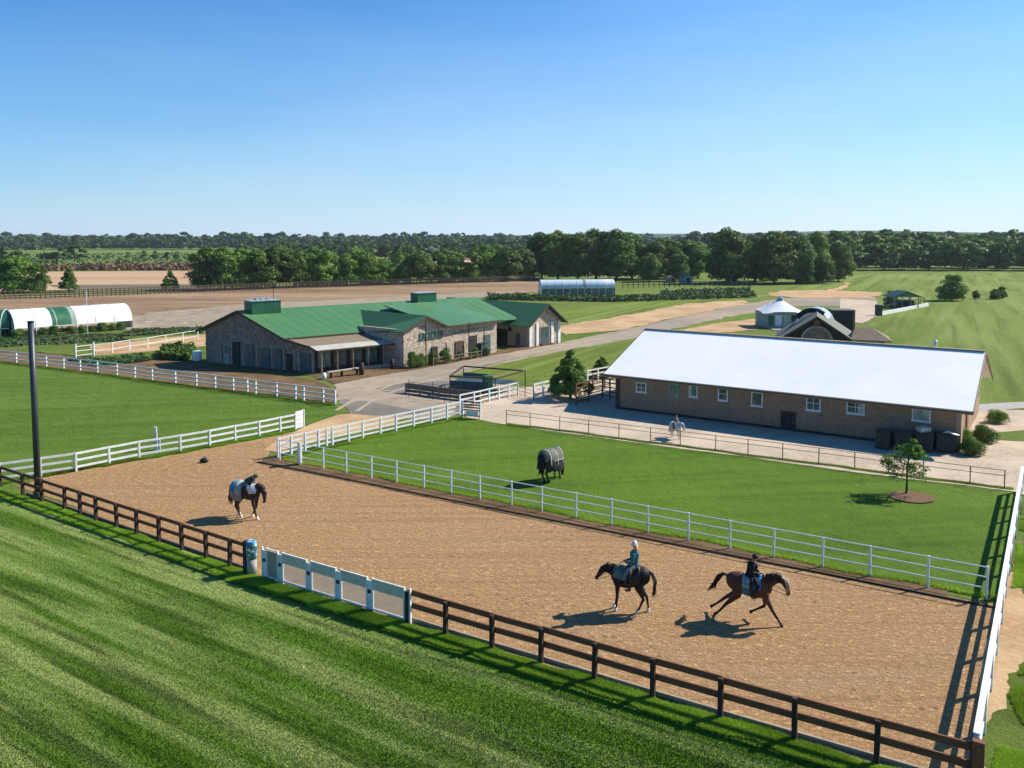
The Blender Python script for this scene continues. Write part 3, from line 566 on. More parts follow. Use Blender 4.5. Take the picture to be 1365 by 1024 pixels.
# brown arena fence, left run
xs = [18, 44, 74, 89+6, 116, 144, 171, 201, 232, 265, 297, 326]
fence('brown_fence', 'dark brown two rail fence from the left picture edge to the painted post', pxs([-12]+xs, (18, 656), (326, 762)), 1.12, (1.03, .58), .13, .15, .05, M['darkbrown'], M['brown'], side=.09, wob=.013)
run = [at(543, 830), at(594, 846), at(656, 865), at(721, 884), at(792, 906), at(870, 930), at(960, 957), at(1059, 986), at(1168, 1018), at(1296, 1056)]
fence('brown_fence', 'dark brown two rail fence from the white panels to the front right corner', run, 1.12, (1.03, .60), .13, .19, .05, M['darkbrown'], M['brown'], side=.09, wob=.013)
kb = MB()
for a, b_ in zip(run[:-1], run[1:]): kb.bar(a+Vector((.1, .16, .06)), b_+Vector((.1, .16, .06)), .08, .14)
tag(kb.build('kerb_board', M['tantrim']), kind='structure')
kb = MB(); la = pxs([18, 90, 171, 250, 326], (18, 656), (326, 762))
for a, b_ in zip(la[:-1], la[1:]): kb.bar(a+Vector((.1, .16, .05)), b_+Vector((.1, .16, .05)), .06, .12)
tag(kb.build('kerb_board', M['weathered']), kind='structure')
# white panel run
gp = [on_line(at(329, 763), at(543, 830), x) for x in (345, 366, 405, 445, 488, 539)]
ma, ta, ba = nodes('cloudy_acrylic'); ba.inputs['Base Color'].default_value = (.72, .66, .58, 1); ba.inputs['Roughness'].default_value = .4
tr_ = N(ta, 'ShaderNodeBsdfTransparent'); mxa = N(ta, 'ShaderNodeMixShader'); mxa.inputs[0].default_value = .36; ta.links.new(tr_.outputs[0], mxa.inputs[1]); ta.links.new(ba.outputs[0], mxa.inputs[2]); ta.links.new(mxa.outputs[0], ta.nodes['Material Output'].inputs[0]); M['acrylic'] = ma
gt = thing('panel_fence', 'white posts with grey green top boards between the two brown fences', 'fence', gp[0])
for i, p in enumerate(gp):
    d = (gp[-1]-gp[0]); a = math.atan2(d.y, d.x); u = d.normalized()
    for s in (-1, 1):
        b = MB(); b.box(p+u*s*.13+Vector((0, 0, .6)), (.055, .07, 1.22), a); b.build('post', M['white'], gt)
    b = MB(); b.box(p+Vector((0, 0, .56)), (.2, .03, 1.08), a); b.build('post_board', M['white'], gt)
    b = MB(); b.box(p+Vector((0, 0, .72))-Vector((-u.y, u.x, 0))*.05, (.1, .05, .12), a); b.build('latch', M['trim'], gt)
for i in range(len(gp)-1):
    a_, b_ = gp[i]+u*.16, gp[i+1]-u*.16
    if i == 0:
        b = MB(); b.bar(a_+Vector((0, 0, .62)), b_+Vector((0, 0, .62)), .03, 1.0); b.build('solid_panel', M['beige'], gt)
    else:
        b = MB(); b.bar(a_+Vector((0, 0, .98)), b_+Vector((0, 0, .98)), .03, .36); b.build('top_board', M['gategrey'], gt)
        b = MB(); b.bar(a_+Vector((0, 0, .465)), b_+Vector((0, 0, .465)), .012, .66); b.build('clear_panel', M['acrylic'], gt)
    b = MB(); b.bar(a_+Vector((0, 0, 1.18)), b_+Vector((0, 0, 1.18)), .045, .035); b.build('top_rail', M['white'], gt)
    b = MB(); b.bar(a_+Vector((0, 0, .10)), b_+Vector((0, 0, .10)), .05, .07); b.build('bottom_rail', M['white'], gt)
pp = at(336, 765)
m_, t_, b_ = nodes('painted_wrap'); vo = N(t_, 'ShaderNodeTexVoronoi'); vo.inputs['Scale'].default_value = 9; t_.links.new(coords(t_), vo.inputs[0])
cr = N(t_, 'ShaderNodeValToRGB'); cr.color_ramp.interpolation = 'CONSTANT'
for pos, c in ((0, (.02, .16, .32, 1)), (.3, (.03, .09, .09, 1)), (.5, (.05, .35, .55, 1)), (.66, (.12, .22, .1, 1)), (.8, (.6, .65, .6, 1))):
    e = cr.color_ramp.elements.new(pos) if pos else cr.color_ramp.elements[0]; e.color = c
sp_ = N(t_, 'ShaderNodeSeparateColor'); t_.links.new(vo.outputs['Color'], sp_.inputs[0]); t_.links.new(sp_.outputs[0], cr.inputs[0]); t_.links.new(cr.outputs[0], b_.inputs['Base Color']); M['wrap'] = m_
pt = thing('painted_post', 'stout concrete post with blue and green painted top beside the white panels', 'post', pp)
b = MB(); b.tube([pp, pp+Vector((0, 0, .62))], .19, 14); b.build('shaft', M['concrete'], pt, True)
b = MB(); b.tube([pp+Vector((0, 0, .62)), pp+Vector((0, 0, 1.28)), pp+Vector((0, 0, 1.33))], [.2, .2, .14], 14); b.build('painted_top', M['wrap'], pt, True)
cp = at(326, 763)+Vector((.12, -.05, 0)); b = MB(); b.box(cp+Vector((0, 0, .62)), (.26, .2, 1.3), FA); tag(b.build('corner_post', M['darkbrown'], bevel=.01), 'thick dark brown post where the brown fence meets the painted post', 'post')
# pipe rail fence along the arena
A0, A1 = at(367, 612), at(1335, 803)
fence('pipe_fence', 'long white three rail pipe fence between the sand arena and the paddock lawn', pxs([368, 397, 427, 458, 492, 526, 563, 600, 639, 682, 723, 770, 818, 868, 923, 980, 1040, 1107, 1172, 1252, 1333], (367, 612), (1335, 803)), 1.22, (1.19, .82, .42), .085, .05, .05, M['white_pipe'], M['white_pipe'], pipe=True, wob=.004)
kb = MB(); o_ = Vector((-.35, -.6, .035)); kb.bar(at(356, 613)+o_, A1+o_, .09, .07)
tag(kb.build('kerb_timber', M['darkbrown']), kind='structure')
b = MB(); q = on_line(A0, A1, 397)+Vector((-.1, -.12, 0)); b.box(q+Vector((0, 0, .68)), (.42, .05, 1.3), R(-60)); tag(b.build('marker_board', M['white']), 'upright white board fixed at the left end of the pipe fence', 'board')
# white board fence from arena corner up to the yard
fence('board_fence', 'white four rail board fence running from the arena corner to the yard gate', pxs([366, 384, 403, 421, 432, 440, 462, 481, 505, 526, 550, 574, 595, 615], (364, 612), (617, 556)), 1.2, (1.16, .86, .56, .28), .11, .1, .04, M['white'], M['white'], side=.0)
# right white fence
RW0, RW1 = at(1299, 1050), at(1362, 656)
rp = [lerp(RW0, RW1, i/11) for i in range(12)]
fence('board_fence', 'white wide board fence along the right side of the arena seen end on', rp, 1.3, (1.22, .8, .38), .12, .14, .05, M['white'], M['white'], side=.0)
b = MB()
for a_, c_ in zip(rp[:-1], rp[1:]): b.bar(a_+Vector((0, 0, 1.33)), c_+Vector((0, 0, 1.33)), .145, .04)
tag(b.build('fence_cap', M['white']), 'white flat cap boards on the right hand arena fence', 'fence cap')
b = MB(); b.box(at(1297, 1052)+Vector((.02, -.12, .62)), (.26, .2, 1.3), FA); tag(b.build('corner_post', M['brown'], bevel=.01), 'thick brown post at the front right corner of the arena', 'post')
# left white fences
fence('board_fence', 'white three rail fence on the left between lawn and sand, ending in a solid panel', [at(-40, 651), at(0, 644), at(55, 636), at(102, 629), at(146, 620), at(186, 612), at(241, 603), at(280, 596), at(314, 589), at(346, 583), at(374, 577), at(394, 573)], 1.08, (1.03, .66, .28), .1, .12, .04, M['white'], M['white'])
b = MB(); q0, q1 = at(394, 573), at(405, 570)
for k in range(4): b.bar(q0+Vector((0, 0, .2+.3*k)), q1+Vector((0, 0, .2+.3*k)), .05, .27)
b.bar(q1, q1+Vector((0, 0, 1.28)), .1); tag(b.build('end_panel', M['white']), 'solid white boarded panel closing the left fence at the gateway', 'panel')
b = MB(); q = at(208, 600); b.box(q+Vector((0, 0, .72)), (.17, .17, 1.45), .3); b.box(q+Vector((.2, 0, .35)), (.14, .12, .7), .3); tag(b.build('marker_post', M['white'], bevel=.015), 'lone white square post standing behind the left fence', 'post')
fence('board_fence', 'white three rail fence along the far edge of the left lawn', [at(x, y) for x, y in [(-60, 475), (-20, 479), (22, 484), (62, 489), (85, 492), (107, 494.5), (130, 497), (156, 500.5), (180, 504), (203, 507.5), (234, 511.5), (262, 515), (287, 518), (311, 521), (330, 523), (341, 525), (369, 529), (394, 532.5), (405, 534), (431, 537), (447, 540)]], 1.18, (1.13, .74, .36), .12, .11, .05, M['white'], M['white'])
fence('garden_fence', 'thin white rail fence round the garden left of the green roofed barn', [at(x, y) for x, y in [(124, 474), (150, 471), (173, 467), (197, 464), (221, 459.5), (244, 456), (264, 453)]], 1.25, (1.2, .5), .09, .06, .04, M['white'], M['white'])
fence('garden_fence', 'pale wire and post fence behind the garden beds', [at(x, y) for x, y in [(25, 470), (52, 466), (80, 462), (104, 459), (140, 455), (175, 452), (210, 448), (262, 444)]], 1.3, (1.2, .65), .07, .035, .03, M['weathered'], M['weathered'])
gt = thing('garden_gate', 'white garden gate left of the thin white fence', 'gate', at(105, 477))
for a_, b2 in ((at(101, 478), at(101, 478)), (at(125, 475), at(125, 475))):
    b = MB(); b.bar(a_, a_+Vector((0, 0, 1.6)), .14); b.build('post', M['white'], gt)
for z in (.3, .8, 1.3):
    b = MB(); b.bar(at(101, 478)+Vector((0, 0, z)), at(125, 475)+Vector((0, 0, z)), .05, .07); b.build('rail', M['white'], gt)
# chain fence
fence('chain_fence', 'low rusty pipe fence between the paddock lawn and the gravel yard', pxs([675, 707, 747, 786, 827, 870, 910, 958, 1002, 1049, 1098, 1147, 1193, 1240, 1304, 1351], (675, 566), (1351, 654)), 1.02, (1.0, .72, .1), .055, .032, .03, M['chainpipe'], M['chainpipe'], pipe=True)
# far slatted fence
ff = thing('field_fence', 'long brown slatted fence across the fields below the tree row', 'fence', at(0, 401))
fl = [(-120, 402), (0, 400), (100, 397), (250, 391), (400, 385), (560, 380), (640, 377.5), (722, 374)]
pm_ = ubox(('post', 'far'), .14, .14, 1.0, M['weathered']); fp = [at(*q) for q in fl]; cum = 0; cnt = 0
for a_, c_ in zip(fp[:-1], fp[1:]):
    L = (c_-a_).length; n = max(2, int(L/.9)); n = min(n, 52)
    for k in range(n):
        inst('post', pm_, lerp(a_, c_, k/n)+Vector((0, 0, .9)), ff, scale=(1.3, 1, 1.85*random.uniform(.95, 1.05)), rz=.1)
    for z in (.35, .8, 1.25, 1.7):
        b = MB(); b.bar(a_+Vector((0, 0, z)), c_+Vector((0, 0, z)), .05, .16); b.build('rail', M['weathered'] if z > 1 else M['trim'], ff)
# yard fences by the pens
fence('yard_fence', 'white three rail fence beside the riding pen', [at(x, y) for x, y in [(613, 545), (632, 541), (652, 536), (665, 533), (678, 530), (690, 527)]], 1.1, (1.05, .68, .3), .1, .1, .04, M['white'], M['white'])
fence('yard_fence', 'short white fence left of the bushy yard tree', [at(x, y) for x, y in [(712, 533), (724, 530), (735, 527), (748, 522)]], 1.3, (1.25, .8, .4), .12, .14, .04, M['white'], M['white'])
fence('yard_fence', 'white fence end showing between bushy tree and barn', [at(x, y) for x, y in [(783, 512), (797, 509), (812, 506)]], 1.25, (1.2, .8), .12, .12, .04, M['white'], M['white'])
fence('yard_gate', 'dark pipe gate between the two white yard fences', [at(x, y) for x, y in [(690, 528), (700, 531), (711, 534)]], 1.15, (1.1, .8, .5, .2), .06, .035, .03, M['blackpipe'], M['weathered'], pipe=True, cat='gate')
fence('slatted_gate', 'pale slatted gate panel at the corner of paddock and yard', [at(x, y) for x, y in [(617, 557), (640, 559)]], 1.3, (1.2, 1.0, .8, .6, .2), .1, .1, .03, M['white'], M['weathered'], cat='gate')
b = MB(); b.bar(at(621, 557.5)+Vector((0, -.05, .38)), at(637, 559)+Vector((0, -.05, .38)), .03, .42); tag(b.build('feed_board', M['white']), 'white board hung low on the slatted gate', 'board')
fence('corral_fence', 'red brown rail corral against the left end of the white roofed barn', [at(x, y) for x, y in [(768, 541), (785, 536), (803, 531), (813, 533), (823, 535)]], 1.75, (.3, .65, 1.0, 1.35, 1.68), .1, .07, .05, M['redwood'], M['redwood'])
fence('corral_fence', 'back rails of the red brown corral', [at(x, y) for x, y in [(790, 522), (806, 519), (822, 516)]], 1.5, (.4, .8, 1.2), .1, .07, .05, M['redwood'], M['redwood'])
# pens with mesh roof
fence('pen_barrier', 'low brown plank barrier around the pens left part', [at(x, y) for x, y in [(541, 524), (560, 526), (585, 530), (612, 533), (640, 536)]], .8, (.22, .5, .74), .12, .24, .05, M['tantrim'], M['weathered'])
fence('pen_rails', 'thin black pipe rails in front of the plank barrier', [at(x, y) for x, y in [(545, 530), (577, 534), (593, 537), (600, 538), (615, 536)]], 1.5, (.3, 1.3), .05, .03, .03, M['blackpipe'], M['blackpipe'], pipe=True)
pn = thing('pen_shelter', 'dark flat roofed pen shelter with blue green mesh sides on the drive', 'shelter', at(640, 525))
c4 = [at(x, y) for x, y in [(600, 526), (660, 530), (700, 518), (618, 511)]]
for q in c4:
    b = MB(); b.bar(q, q+Vector((0, 0, 1.55)), .08); b.build('post', M['blackpipe'], pn)
for i_ in range(4):
    a_, c_ = c4[i_], c4[(i_+1) % 4]
    b = MB(); b.bar(a_+Vector((0, 0, 1.55)), c_+Vector((0, 0, 1.55)), .16, .12); b.build('beam', M['trim'], pn)
b = MB(); b.bar(c4[0]+Vector((0, 0, .75)), lerp(c4[0], c4[1], .85)+Vector((0, 0, .75)), .04, .9); b.build('mesh_side', M['bluetarp'], pn)
b = MB(); b.bar(lerp(c4[3], c4[2], .0)+Vector((0, 0, .6)), lerp(c4[3], c4[2], .4)+Vector((0, 0, .6)), .04, .8); b.build('mesh_side', M['teal'], pn)
b = MB(); b.slab([lerp(c4[0], c4[3], .3)+Vector((0, 0, .9)), lerp(c4[1], c4[2], .3)+Vector((0, 0, .9)), lerp(c4[1], c4[2], .8)+Vector((0, 0, .8)), lerp(c4[0], c4[3], .8)+Vector((0, 0, .8))], .03); b.build('mesh_cover', M['bluetarp'], pn)
b = MB(); q = at(650, 528); b.box(q+Vector((0, 0, .85)), (.75, .5, 1.7), .5); tag(b.build('green_locker', M['greenmetal'], bevel=.02), 'tall green locker standing in the pen', 'locker')

# ------------------------------------------------------------------ light pole and others
lp = at(51, 664)
t = thing('light_pole', 'tall dark steel pole standing beside the brown fence at far left', 'pole', lp)
b = MB(); b.tube([lp, lp+Vector((0, 0, 4.5)), lp+Vector((-.03, 0, 8.85))], [.155, .15, .14], 14); b.build('shaft', M['pole'], t, True)
b = MB(); b.tube([lp+Vector((-.03, 0, 8.85)), lp+Vector((-.03, 0, 8.93))], [.155, .155], 14); b.build('cap', M['darkgreen'], t)
b = MB(); b.tube([lp, lp+Vector((0, 0, .35))], [.24, .22], 14); b.build('collar', M['trim'], t)
q = at(117, 448); b = MB(); b.tube([q, q+Vector((0, 0, 6.0))], .05, 6); tag(b.build('flag_pole', M['white']), 'thin white mast rising behind the polytunnel', 'mast')
# black bag on the sand
q = at(272, 617); t = thing('black_bag', 'small black bag lying on the sand at the left end of the arena', 'bag', q)
b = MB(); b.tube([q+Vector((-.24, 0, .09)), q+Vector((-.15, 0, .13)), q+Vector((.05, 0, .16)), q+Vector((.2, 0, .12)), q+Vector((.26, 0, .08))], [(.05, .05), (.13, .11), (.15, .15), (.13, .1), (.04, .04)], 12); b.build('body', M['tarp'], t, True)
b = MB(); b.tube([q+Vector((-.1, 0, .26)), q+Vector((-.03, 0, .36)), q+Vector((.08, 0, .37)), q+Vector((.14, 0, .27))], .015, 6); b.build('handle', M['tarp'], t, True)

# ------------------------------------------------------------------ white roofed brick barn
Z = Vector((0, 0, 1))
fl_, fr_ = at(823, 545), at(1277, 603); u = (fr_-fl_).normalized(); nb = Vector((-u.y, u.x, 0)); L = (fr_-fl_).length; D = 14.0; EH, RH = 2.78, 5.35
rb = thing('brick_barn', 'long brown brick stable with a plain white metal roof', 'barn', fl_)
b = MB()
for a_, c_, n_ in ((fl_, fr_, -nb),):
    b.wall([a_, c_, c_+Z*EH, a_+Z*EH], .25, n_)
b.build('front_wall', M['brick'], rb)
b = MB(); b.wall([fl_+nb*D, fr_+nb*D, fr_+nb*D+Z*EH, fl_+nb*D+Z*EH], .25, nb); b.build('back_wall', M['brick'], rb)
for q, n_, nm in ((fl_, -u, 'end_wall'), (fr_, u, 'end_wall')):
    b = MB(); b.wall([q+nb*.25, q+nb*(D-.25), q+nb*(D-.25)+Z*EH, q+nb*D/2+Z*(RH-.12), q+nb*.25+Z*EH], .25, n_); b.build(nm, M['brick'], rb)
oh, og = .5, .95; sl = (RH-EH)/(D/2)
f0, f1 = fl_-nb*oh-u*og+Z*(EH-sl*oh+.1), fr_-nb*oh+u*og*.8+Z*(EH-sl*oh+.1); r0, r1 = fl_+nb*D/2-u*og+Z*(RH+.1), fr_+nb*D/2+u*og*.8+Z*(RH+.1); k0, k1 = f0+nb*(D+2*oh), f1+nb*(D+2*oh)
b = MB(); b.slab([f0, f1, r1, r0], .10); rf = b.build('roof', M['whiteroof'], rb)
b = MB(); b.slab([r0, r1, k1, k0], .10); b.build('back_roof', M['whiteroof'], rb)
# standing seams, proud of the sheet
for k in range(1, 14):
    a_, c_ = lerp(f0, f1, k/14), lerp(r0, r1, k/14); b = MB(); b.bar(a_-Z*.003, c_-Z*.003, .035, .012); b.build('seam', M['whiteroof'], rf)
b = MB(); b.bar(r0+Z*.03, r1+Z*.03, .34, .06); b.build('ridge_cap', M['tantrim'], rb)
b = MB(); b.bar(f0-Z*.13-nb*.02, f1-Z*.13-nb*.02, .05, .2); b.build('fascia', M['tantrim'], rb)
b = MB(); b.bar(f0-Z*.1-nb*.11, f1-Z*.1-nb*.11, .12, .09); b.build('gutter', M['trim'], rb)
for e0, e1 in ((f1, r1), (k1, r1), (f0, r0), (k0, r0)):
    sgn = 1 if e0 in (f1, k1) else -1; b = MB(); b.bar(e0-Z*.1+u*sgn*.03, e1-Z*.1+u*sgn*.03, .05, .22); b.build('barge_board', M['tantrim'] if e0 is f1 else M['trim'], rb)
b = MB(); b.bar(fl_-nb*.07+Z*.09-u*.05, fr_-nb*.07+Z*.09+u*.07, .13, .19); b.build('plinth', M['darkwall'], rb)
for s_, q in ((.02, fl_), (-.02, fr_)):
    b = MB(); b.box(q-nb*.03+Z*(EH/2)+u*s_, (.3, .12, EH-.02), math.atan2(u.y, u.x)); b.build('corner_trim', M['tantrim'] if q is fr_ else M['trim'], rb)
def window(par, a, u_, n_, c, wd, ht, fm, gm, fw=.08, mull=(1, 1), name='window', sash=0):
    """frame proud of the wall; pane recessed inside it. c = centre on the wall face"""
    f = MB(); ang = math.atan2(u_.y, u_.x)
    for s in (-1, 1):
        f.box(c+u_*s*(wd/2-fw/2)+n_*.035, (fw, .09, ht), ang); f.box(c+Z*s*(ht/2-fw/2)+n_*.033, (wd-2*fw, .082, fw), ang)
    for k in range(1, mull[0]+1): f.box(c+u_*(-wd/2+wd*k/(mull[0]+1))+n_*.028, (.035, .05, ht-2*fw), ang)
    for k in range(1, mull[1]+1): f.box(c+Z*(-ht/2+ht*k/(mull[1]+1))+n_*.026, (wd-2*fw, .045, .035), ang)
    fo = f.build(name, fm, par)
    p = MB(); p.box(c+n_*.008, (wd-2*fw, .012, ht-2*fw), ang); p.build('pane', gm, fo)
    s_ = MB(); s_.box(c-Z*(ht/2+.03)+n_*.06, (wd+.1, .14, .05), ang); s_.build('sill', fm, fo)
    if sash:
        h = MB(); h.box(c+u_*(sash*wd*.27)+n_*.03, (wd*.3, .03, ht-2*fw-.02), ang); h.build('sash', M['glass_p'], fo)
    return fo
for px, py, wd, ht, gm, fm, mu, sash in [(857, 518, .85, .75, 'glass', 'white', (1, 1), 0), (901, 522, .72, .95, 'glass_g', 'palegreen', (1, 1), 0), (927, 523, .66, .88, 'glass_g', 'white', (0, 0), -1), (967, 527, .72, .95, 'glass', 'white', (0, 1), 0),
    (1013, 534, .8, .98, 'glass', 'white', (0, 0), 0), (1089, 539.5, .93, 1.0, 'glass', 'white', (1, 1), 0), (1146, 545, 1.1, .88, 'glass', 'white', (1, 1), 1), (1235, 555, 1.05, .84, 'glass_p', 'white', (0, 0), 0)]:
    base = on_line(fl_, fr_, px); z = CH-(py-HOR)*base.y/F; window(rb, 0, u, -nb, base+Z*z, wd, ht, M[fm], M[gm], .075, mu, sash=sash)
q = on_line(fl_, fr_, 1055.5); b = MB(); b.box(q-nb*.03+Z*.62, (.95, .1, 1.22), math.atan2(u.y, u.x)); dr = b.build('door', M['darkwall'], rb); b = MB(); b.box(q-nb*.1+Z*.6+u*.35, (.05, .05, .14), 0); b.build('handle', M['tantrim'], dr)
b = MB(); b.box(q-nb*.05+Z*1.27, (1.1, .1, .08), math.atan2(u.y, u.x)); b.build('lintel', M['trim'], rb)
q = fr_+nb*4.5; b = MB(); b.box(q+u*.03+Z*1.05, (.1, 1.1, 2.1), math.atan2(u.y, u.x)); b.build('side_door', M['redwood'], rb)
q = lerp(r0, r1, .875)-nb*-.6; t = MB(); t.tube([q-Z*.3, q+Z*.35], .09, 10); t.tube([q+Z*.35, q+Z*.42, q+Z*.5], [.17, .17, .03], 10); t.build('roof_vent', M['silver'], rb, True)
# dark bins and tarped stacks by the wall
for xa, xb, ya, yb, h, nm, lab in [(1168, 1187, 600, 603, 1.15, 'dark_crate', 'dark upright crate by the barn wall, leftmost'), (1191, 1216, 602, 605, 1.1, 'wheeled_bin', 'dark green lidded bin right of the crate'), (1217, 1243, 604, 607, 1.2, 'wheeled_bin', 'dark green lidded bin with grey box on top'), (1245, 1271, 605, 607, 1.1, 'wheeled_bin', 'dark green lidded bin at the barn corner with a white cloth on top')]:
    a_, c_ = at(xa, ya-2), at(xb, yb-2); dd = (c_-a_); ln = dd.length; ang = math.atan2(dd.y, dd.x); mid = (a_+c_)/2+nb*.3
    t = thing(nm, lab, 'crate' if nm == 'dark_crate' else 'bin', mid)
    b = MB(); b.box(mid+Z*(h*.5+.04), (ln*.97, .9, h*.92), ang); bd = b.build('body', M['tarp'], t, bevel=.04)
    b = MB(); b.box(mid+Z*(h+.03), (ln*1.0, .96, .07), ang); b.build('lid', M['darkgreen'], t, bevel=.02)
    for s in (-1, 1):
        b = MB(); b.box(mid+dd.normalized()*s*ln*.3-nb*.47+Z*(h*.5), (.06, .03, h*.8), ang); b.build('rib', M['darkgreen'], t)
q = at(1229, 604)+nb*.3; b = MB(); b.box(q+Z*1.42, (.7, .5, .3), .2); tag(b.build('grey_box', M['glass_p'], bevel=.02), 'pale grey box standing on the middle bin', 'box')
q = at(1265, 606)+nb*.3; b = MB(); b.tube([q+Z*1.2-u*.4, q+Z*1.34-u*.15, q+Z*1.22+u*.2, q+Z*1.18+u*.5], [(.08, .03), (.2, .06), (.22, .05), (.1, .02)], 8); tag(b.build('white_cloth', M['white'], smooth=True), 'crumpled white cloth on the corner bin lid', 'cloth')

# ------------------------------------------------------------------ green roofed stone barn
G1, G2 = at(275, 483), at(420, 497); gu = Vector((math.cos(R(40)), math.sin(R(40)), 0)); gd = (G2-G1).normalized(); gn = Vector((gd.y, -gd.x, 0))
ap = on_line(G1, G2, 320); ev = on_line(G1, G2, 383); AH, E3 = 5.7, 3.2
gb = thing('stone_barn', 'long stone stable block with green metal roof, porch and small gables', 'barn', G2)
b = MB(); b.wall([G1, G2, G2+Z*2.5, ev+Z*3.12, ap+Z*(AH-.1), G1+Z*3.5], .3, gn); b.build('gable_wall', M['stone_gable'], gb)
LA = 30
b = MB(); b.wall([G1+gu*.3, G1+gu*LA, G1+gu*LA+Z*3.5, G1+gu*.3+Z*3.5], .3, (-gu.y, gu.x, 0)); b.build('back_wall', M['stone_gable'], gb)
rg = MB(); g0 = -gu*.5
rg.slab([ap+g0+Z*AH, ap+gu*LA+Z*AH, ev+gu*LA+Z*E3, ev+g0+Z*E3], .12); rfm = rg.build('roof', M['greenroof'], gb)
rg = MB(); q = G1-gd*.7; rg.slab([ap+g0+Z*AH, ap+gu*LA+Z*AH, q+gu*LA+Z*3.35, q+g0+Z*3.35], .12); rg.build('back_roof', M['greenroof'], gb)
for k in range(1, 24):
    a_, c_ = ap+g0+gu*(1.27*k)+Z*(AH+.014), ev+g0+gu*(1.27*k)+Z*(E3+.014); b = MB(); b.bar(a_-Z*.010, c_-Z*.010, .04, .014); b.build('seam', M['greenroof'], rfm)
for a_, c_ in ((ap+Z*(AH-.1), ev+Z*(E3-.1)), (ap+Z*(AH-.1), q+Z*3.25), (ev+Z*(E3-.14), G2+Z*2.52)):
    b = MB(); b.bar(a_+g0*1.06, c_+g0*1.06, .06, .2); b.build('barge_board', M['trim'], gb)
b = MB(); b.bar(ev+g0+Z*(E3-.12)+gd*.04, ev+gu*15+Z*(E3-.12)+gd*.04, .06, .2); b.build('fascia', M['trim'], gb)
G2b = G2+gu*12.5; evb = ev+gu*14
rg = MB(); rg.slab([ev+g0+Z*(E3-.18), evb+Z*(E3-.18), G2b+Z*2.6, G2+g0+Z*2.6], .1); rg.build('porch_upper_roof', M['shingle'], gb)
pv = Vector((gu.y, -gu.x, 0))
cO = G2+pv*1.5; rg = MB(); rg.slab([G2+g0+Z*2.62, G2b+Z*2.62, G2b+pv*1.5+gu*.6+Z*2.36, cO+g0+Z*2.36], .07); rg.build('porch_canopy', M['palewall'], gb)
b = MB(); b.bar(cO+g0+Z*2.28, G2b+pv*1.5+gu*.6+Z*2.28, .05, .14); b.build('canopy_fascia', M['trim'], gb)
for k, tt in enumerate((0, 1.7, 3.4, 5.1, 6.9, 8.6, 10.3, 12.2)):
    q = cO-pv*.12+gu*tt; b = MB(); b.bar(q, q+Z*2.3, .13 if k in (0, 4, 7) else .09); b.build('porch_post', M['tantrim'] if k < 7 else M['concrete'], gb)
b = MB(); b.wall([G2, G2b, G2b+Z*2.55, G2+Z*2.55], .2, pv); b.build('porch_wall', M['darkwall'], gb)
for k in range(7):
    c = G2+gu*(.95+1.75*k); b = MB(); b.box(c+pv*.05+Z*1.35, (1.45, .05, 1.9), R(40)); fo = b.build('porch_window', M['trim'], gb); b = MB(); b.box(c+pv*.085+Z*1.35, (1.3, .02, 1.75), R(40)); b.build('pane', M['glass'] if k % 3 else M['glass_g'], fo)
b = MB(); b.bar(cO+gu*4.2+Z*.18, cO+gu*11.8+Z*.18, .25, .36); b.build('porch_base_wall', M['beige'], gb)
# low bench rail and barrels in front of the porch
br_ = thing('bench_rail', 'low pale rail on dark stubs in front of the porch', 'bench', at(437, 508)); a_, c_ = at(437, 505), at(478, 499)
b = MB(); b.bar(a_+Z*.62, c_+Z*.62, .3, .09); b.build('seat', M['palewall'], br_)
for k in (.1, .45, .95):
    b = MB(); b.bar(lerp(a_, c_, k), lerp(a_, c_, k)+Z*.58, .22); b.build('leg', M['darkbrown'], br_)
for px, py, h, r, mt, lab in [(482, 500, 1.15, .26, 'darkbrown', 'dark stout barrel post at the porch middle'), (523, 492, 1.0, .2, 'darkbrown', 'dark short post near the right end of the porch'), (432, 506, .6, .22, 'white', 'small white tub at the left corner of the porch')]:
    q = at(px, py); b = MB(); b.tube([q, q+Z*h*.5, q+Z*h], [r*.9, r, r*.85], 12); tag(b.build('barrel' if mt != 'white' else 'white_tub', M[mt], smooth=True), lab, 'barrel' if mt != 'white' else 'tub')
# gable details: teal stable doors and pale pilasters
for px, wd, h, mt, nm in [(300, .75, 2.2, 'palegreen', 'stable_door'), (313, 1.0, 2.4, 'darkwall', 'stable_door'), (332, .9, 2.2, 'teal', 'stable_door'), (352, 1.2, 1.9, 'teal', 'shutter'), (369, .9, 2.0, 'teal', 'shutter'), (384, .7, 1.6, 'darkwall', 'shutter'), (406, 1.25, 1.75, 'teal', 'stable_door')]:
    c = on_line(G1, G2, px); ang = math.atan2(gd.y, gd.x); b = MB(); b.box(c+gn*.04+Z*(h/2+.02), (wd, .1, h), ang); fo = b.build(nm, M[mt], gb)
    if mt != 'darkwall':
        b = MB(); b.box(c+gn*.1+Z*(h*.72), (wd*.7, .02, h*.38), ang); b.build('pane', M['glass'], fo)
        b = MB(); b.box(c+gn*.1+gd*wd*.36+Z*(h*.42), (.06, .05, .16), ang); b.build('handle', M['tantrim'], fo)
for px in (292, 307, 323, 341, 361, 377, 391, 397, 415):
    c = on_line(G1, G2, px); b = MB(); b.box(c+gn*.06+Z*1.1, (.14, .12, 2.2), math.atan2(gd.y, gd.x)); b.build('pilaster', M['beige'], gb)
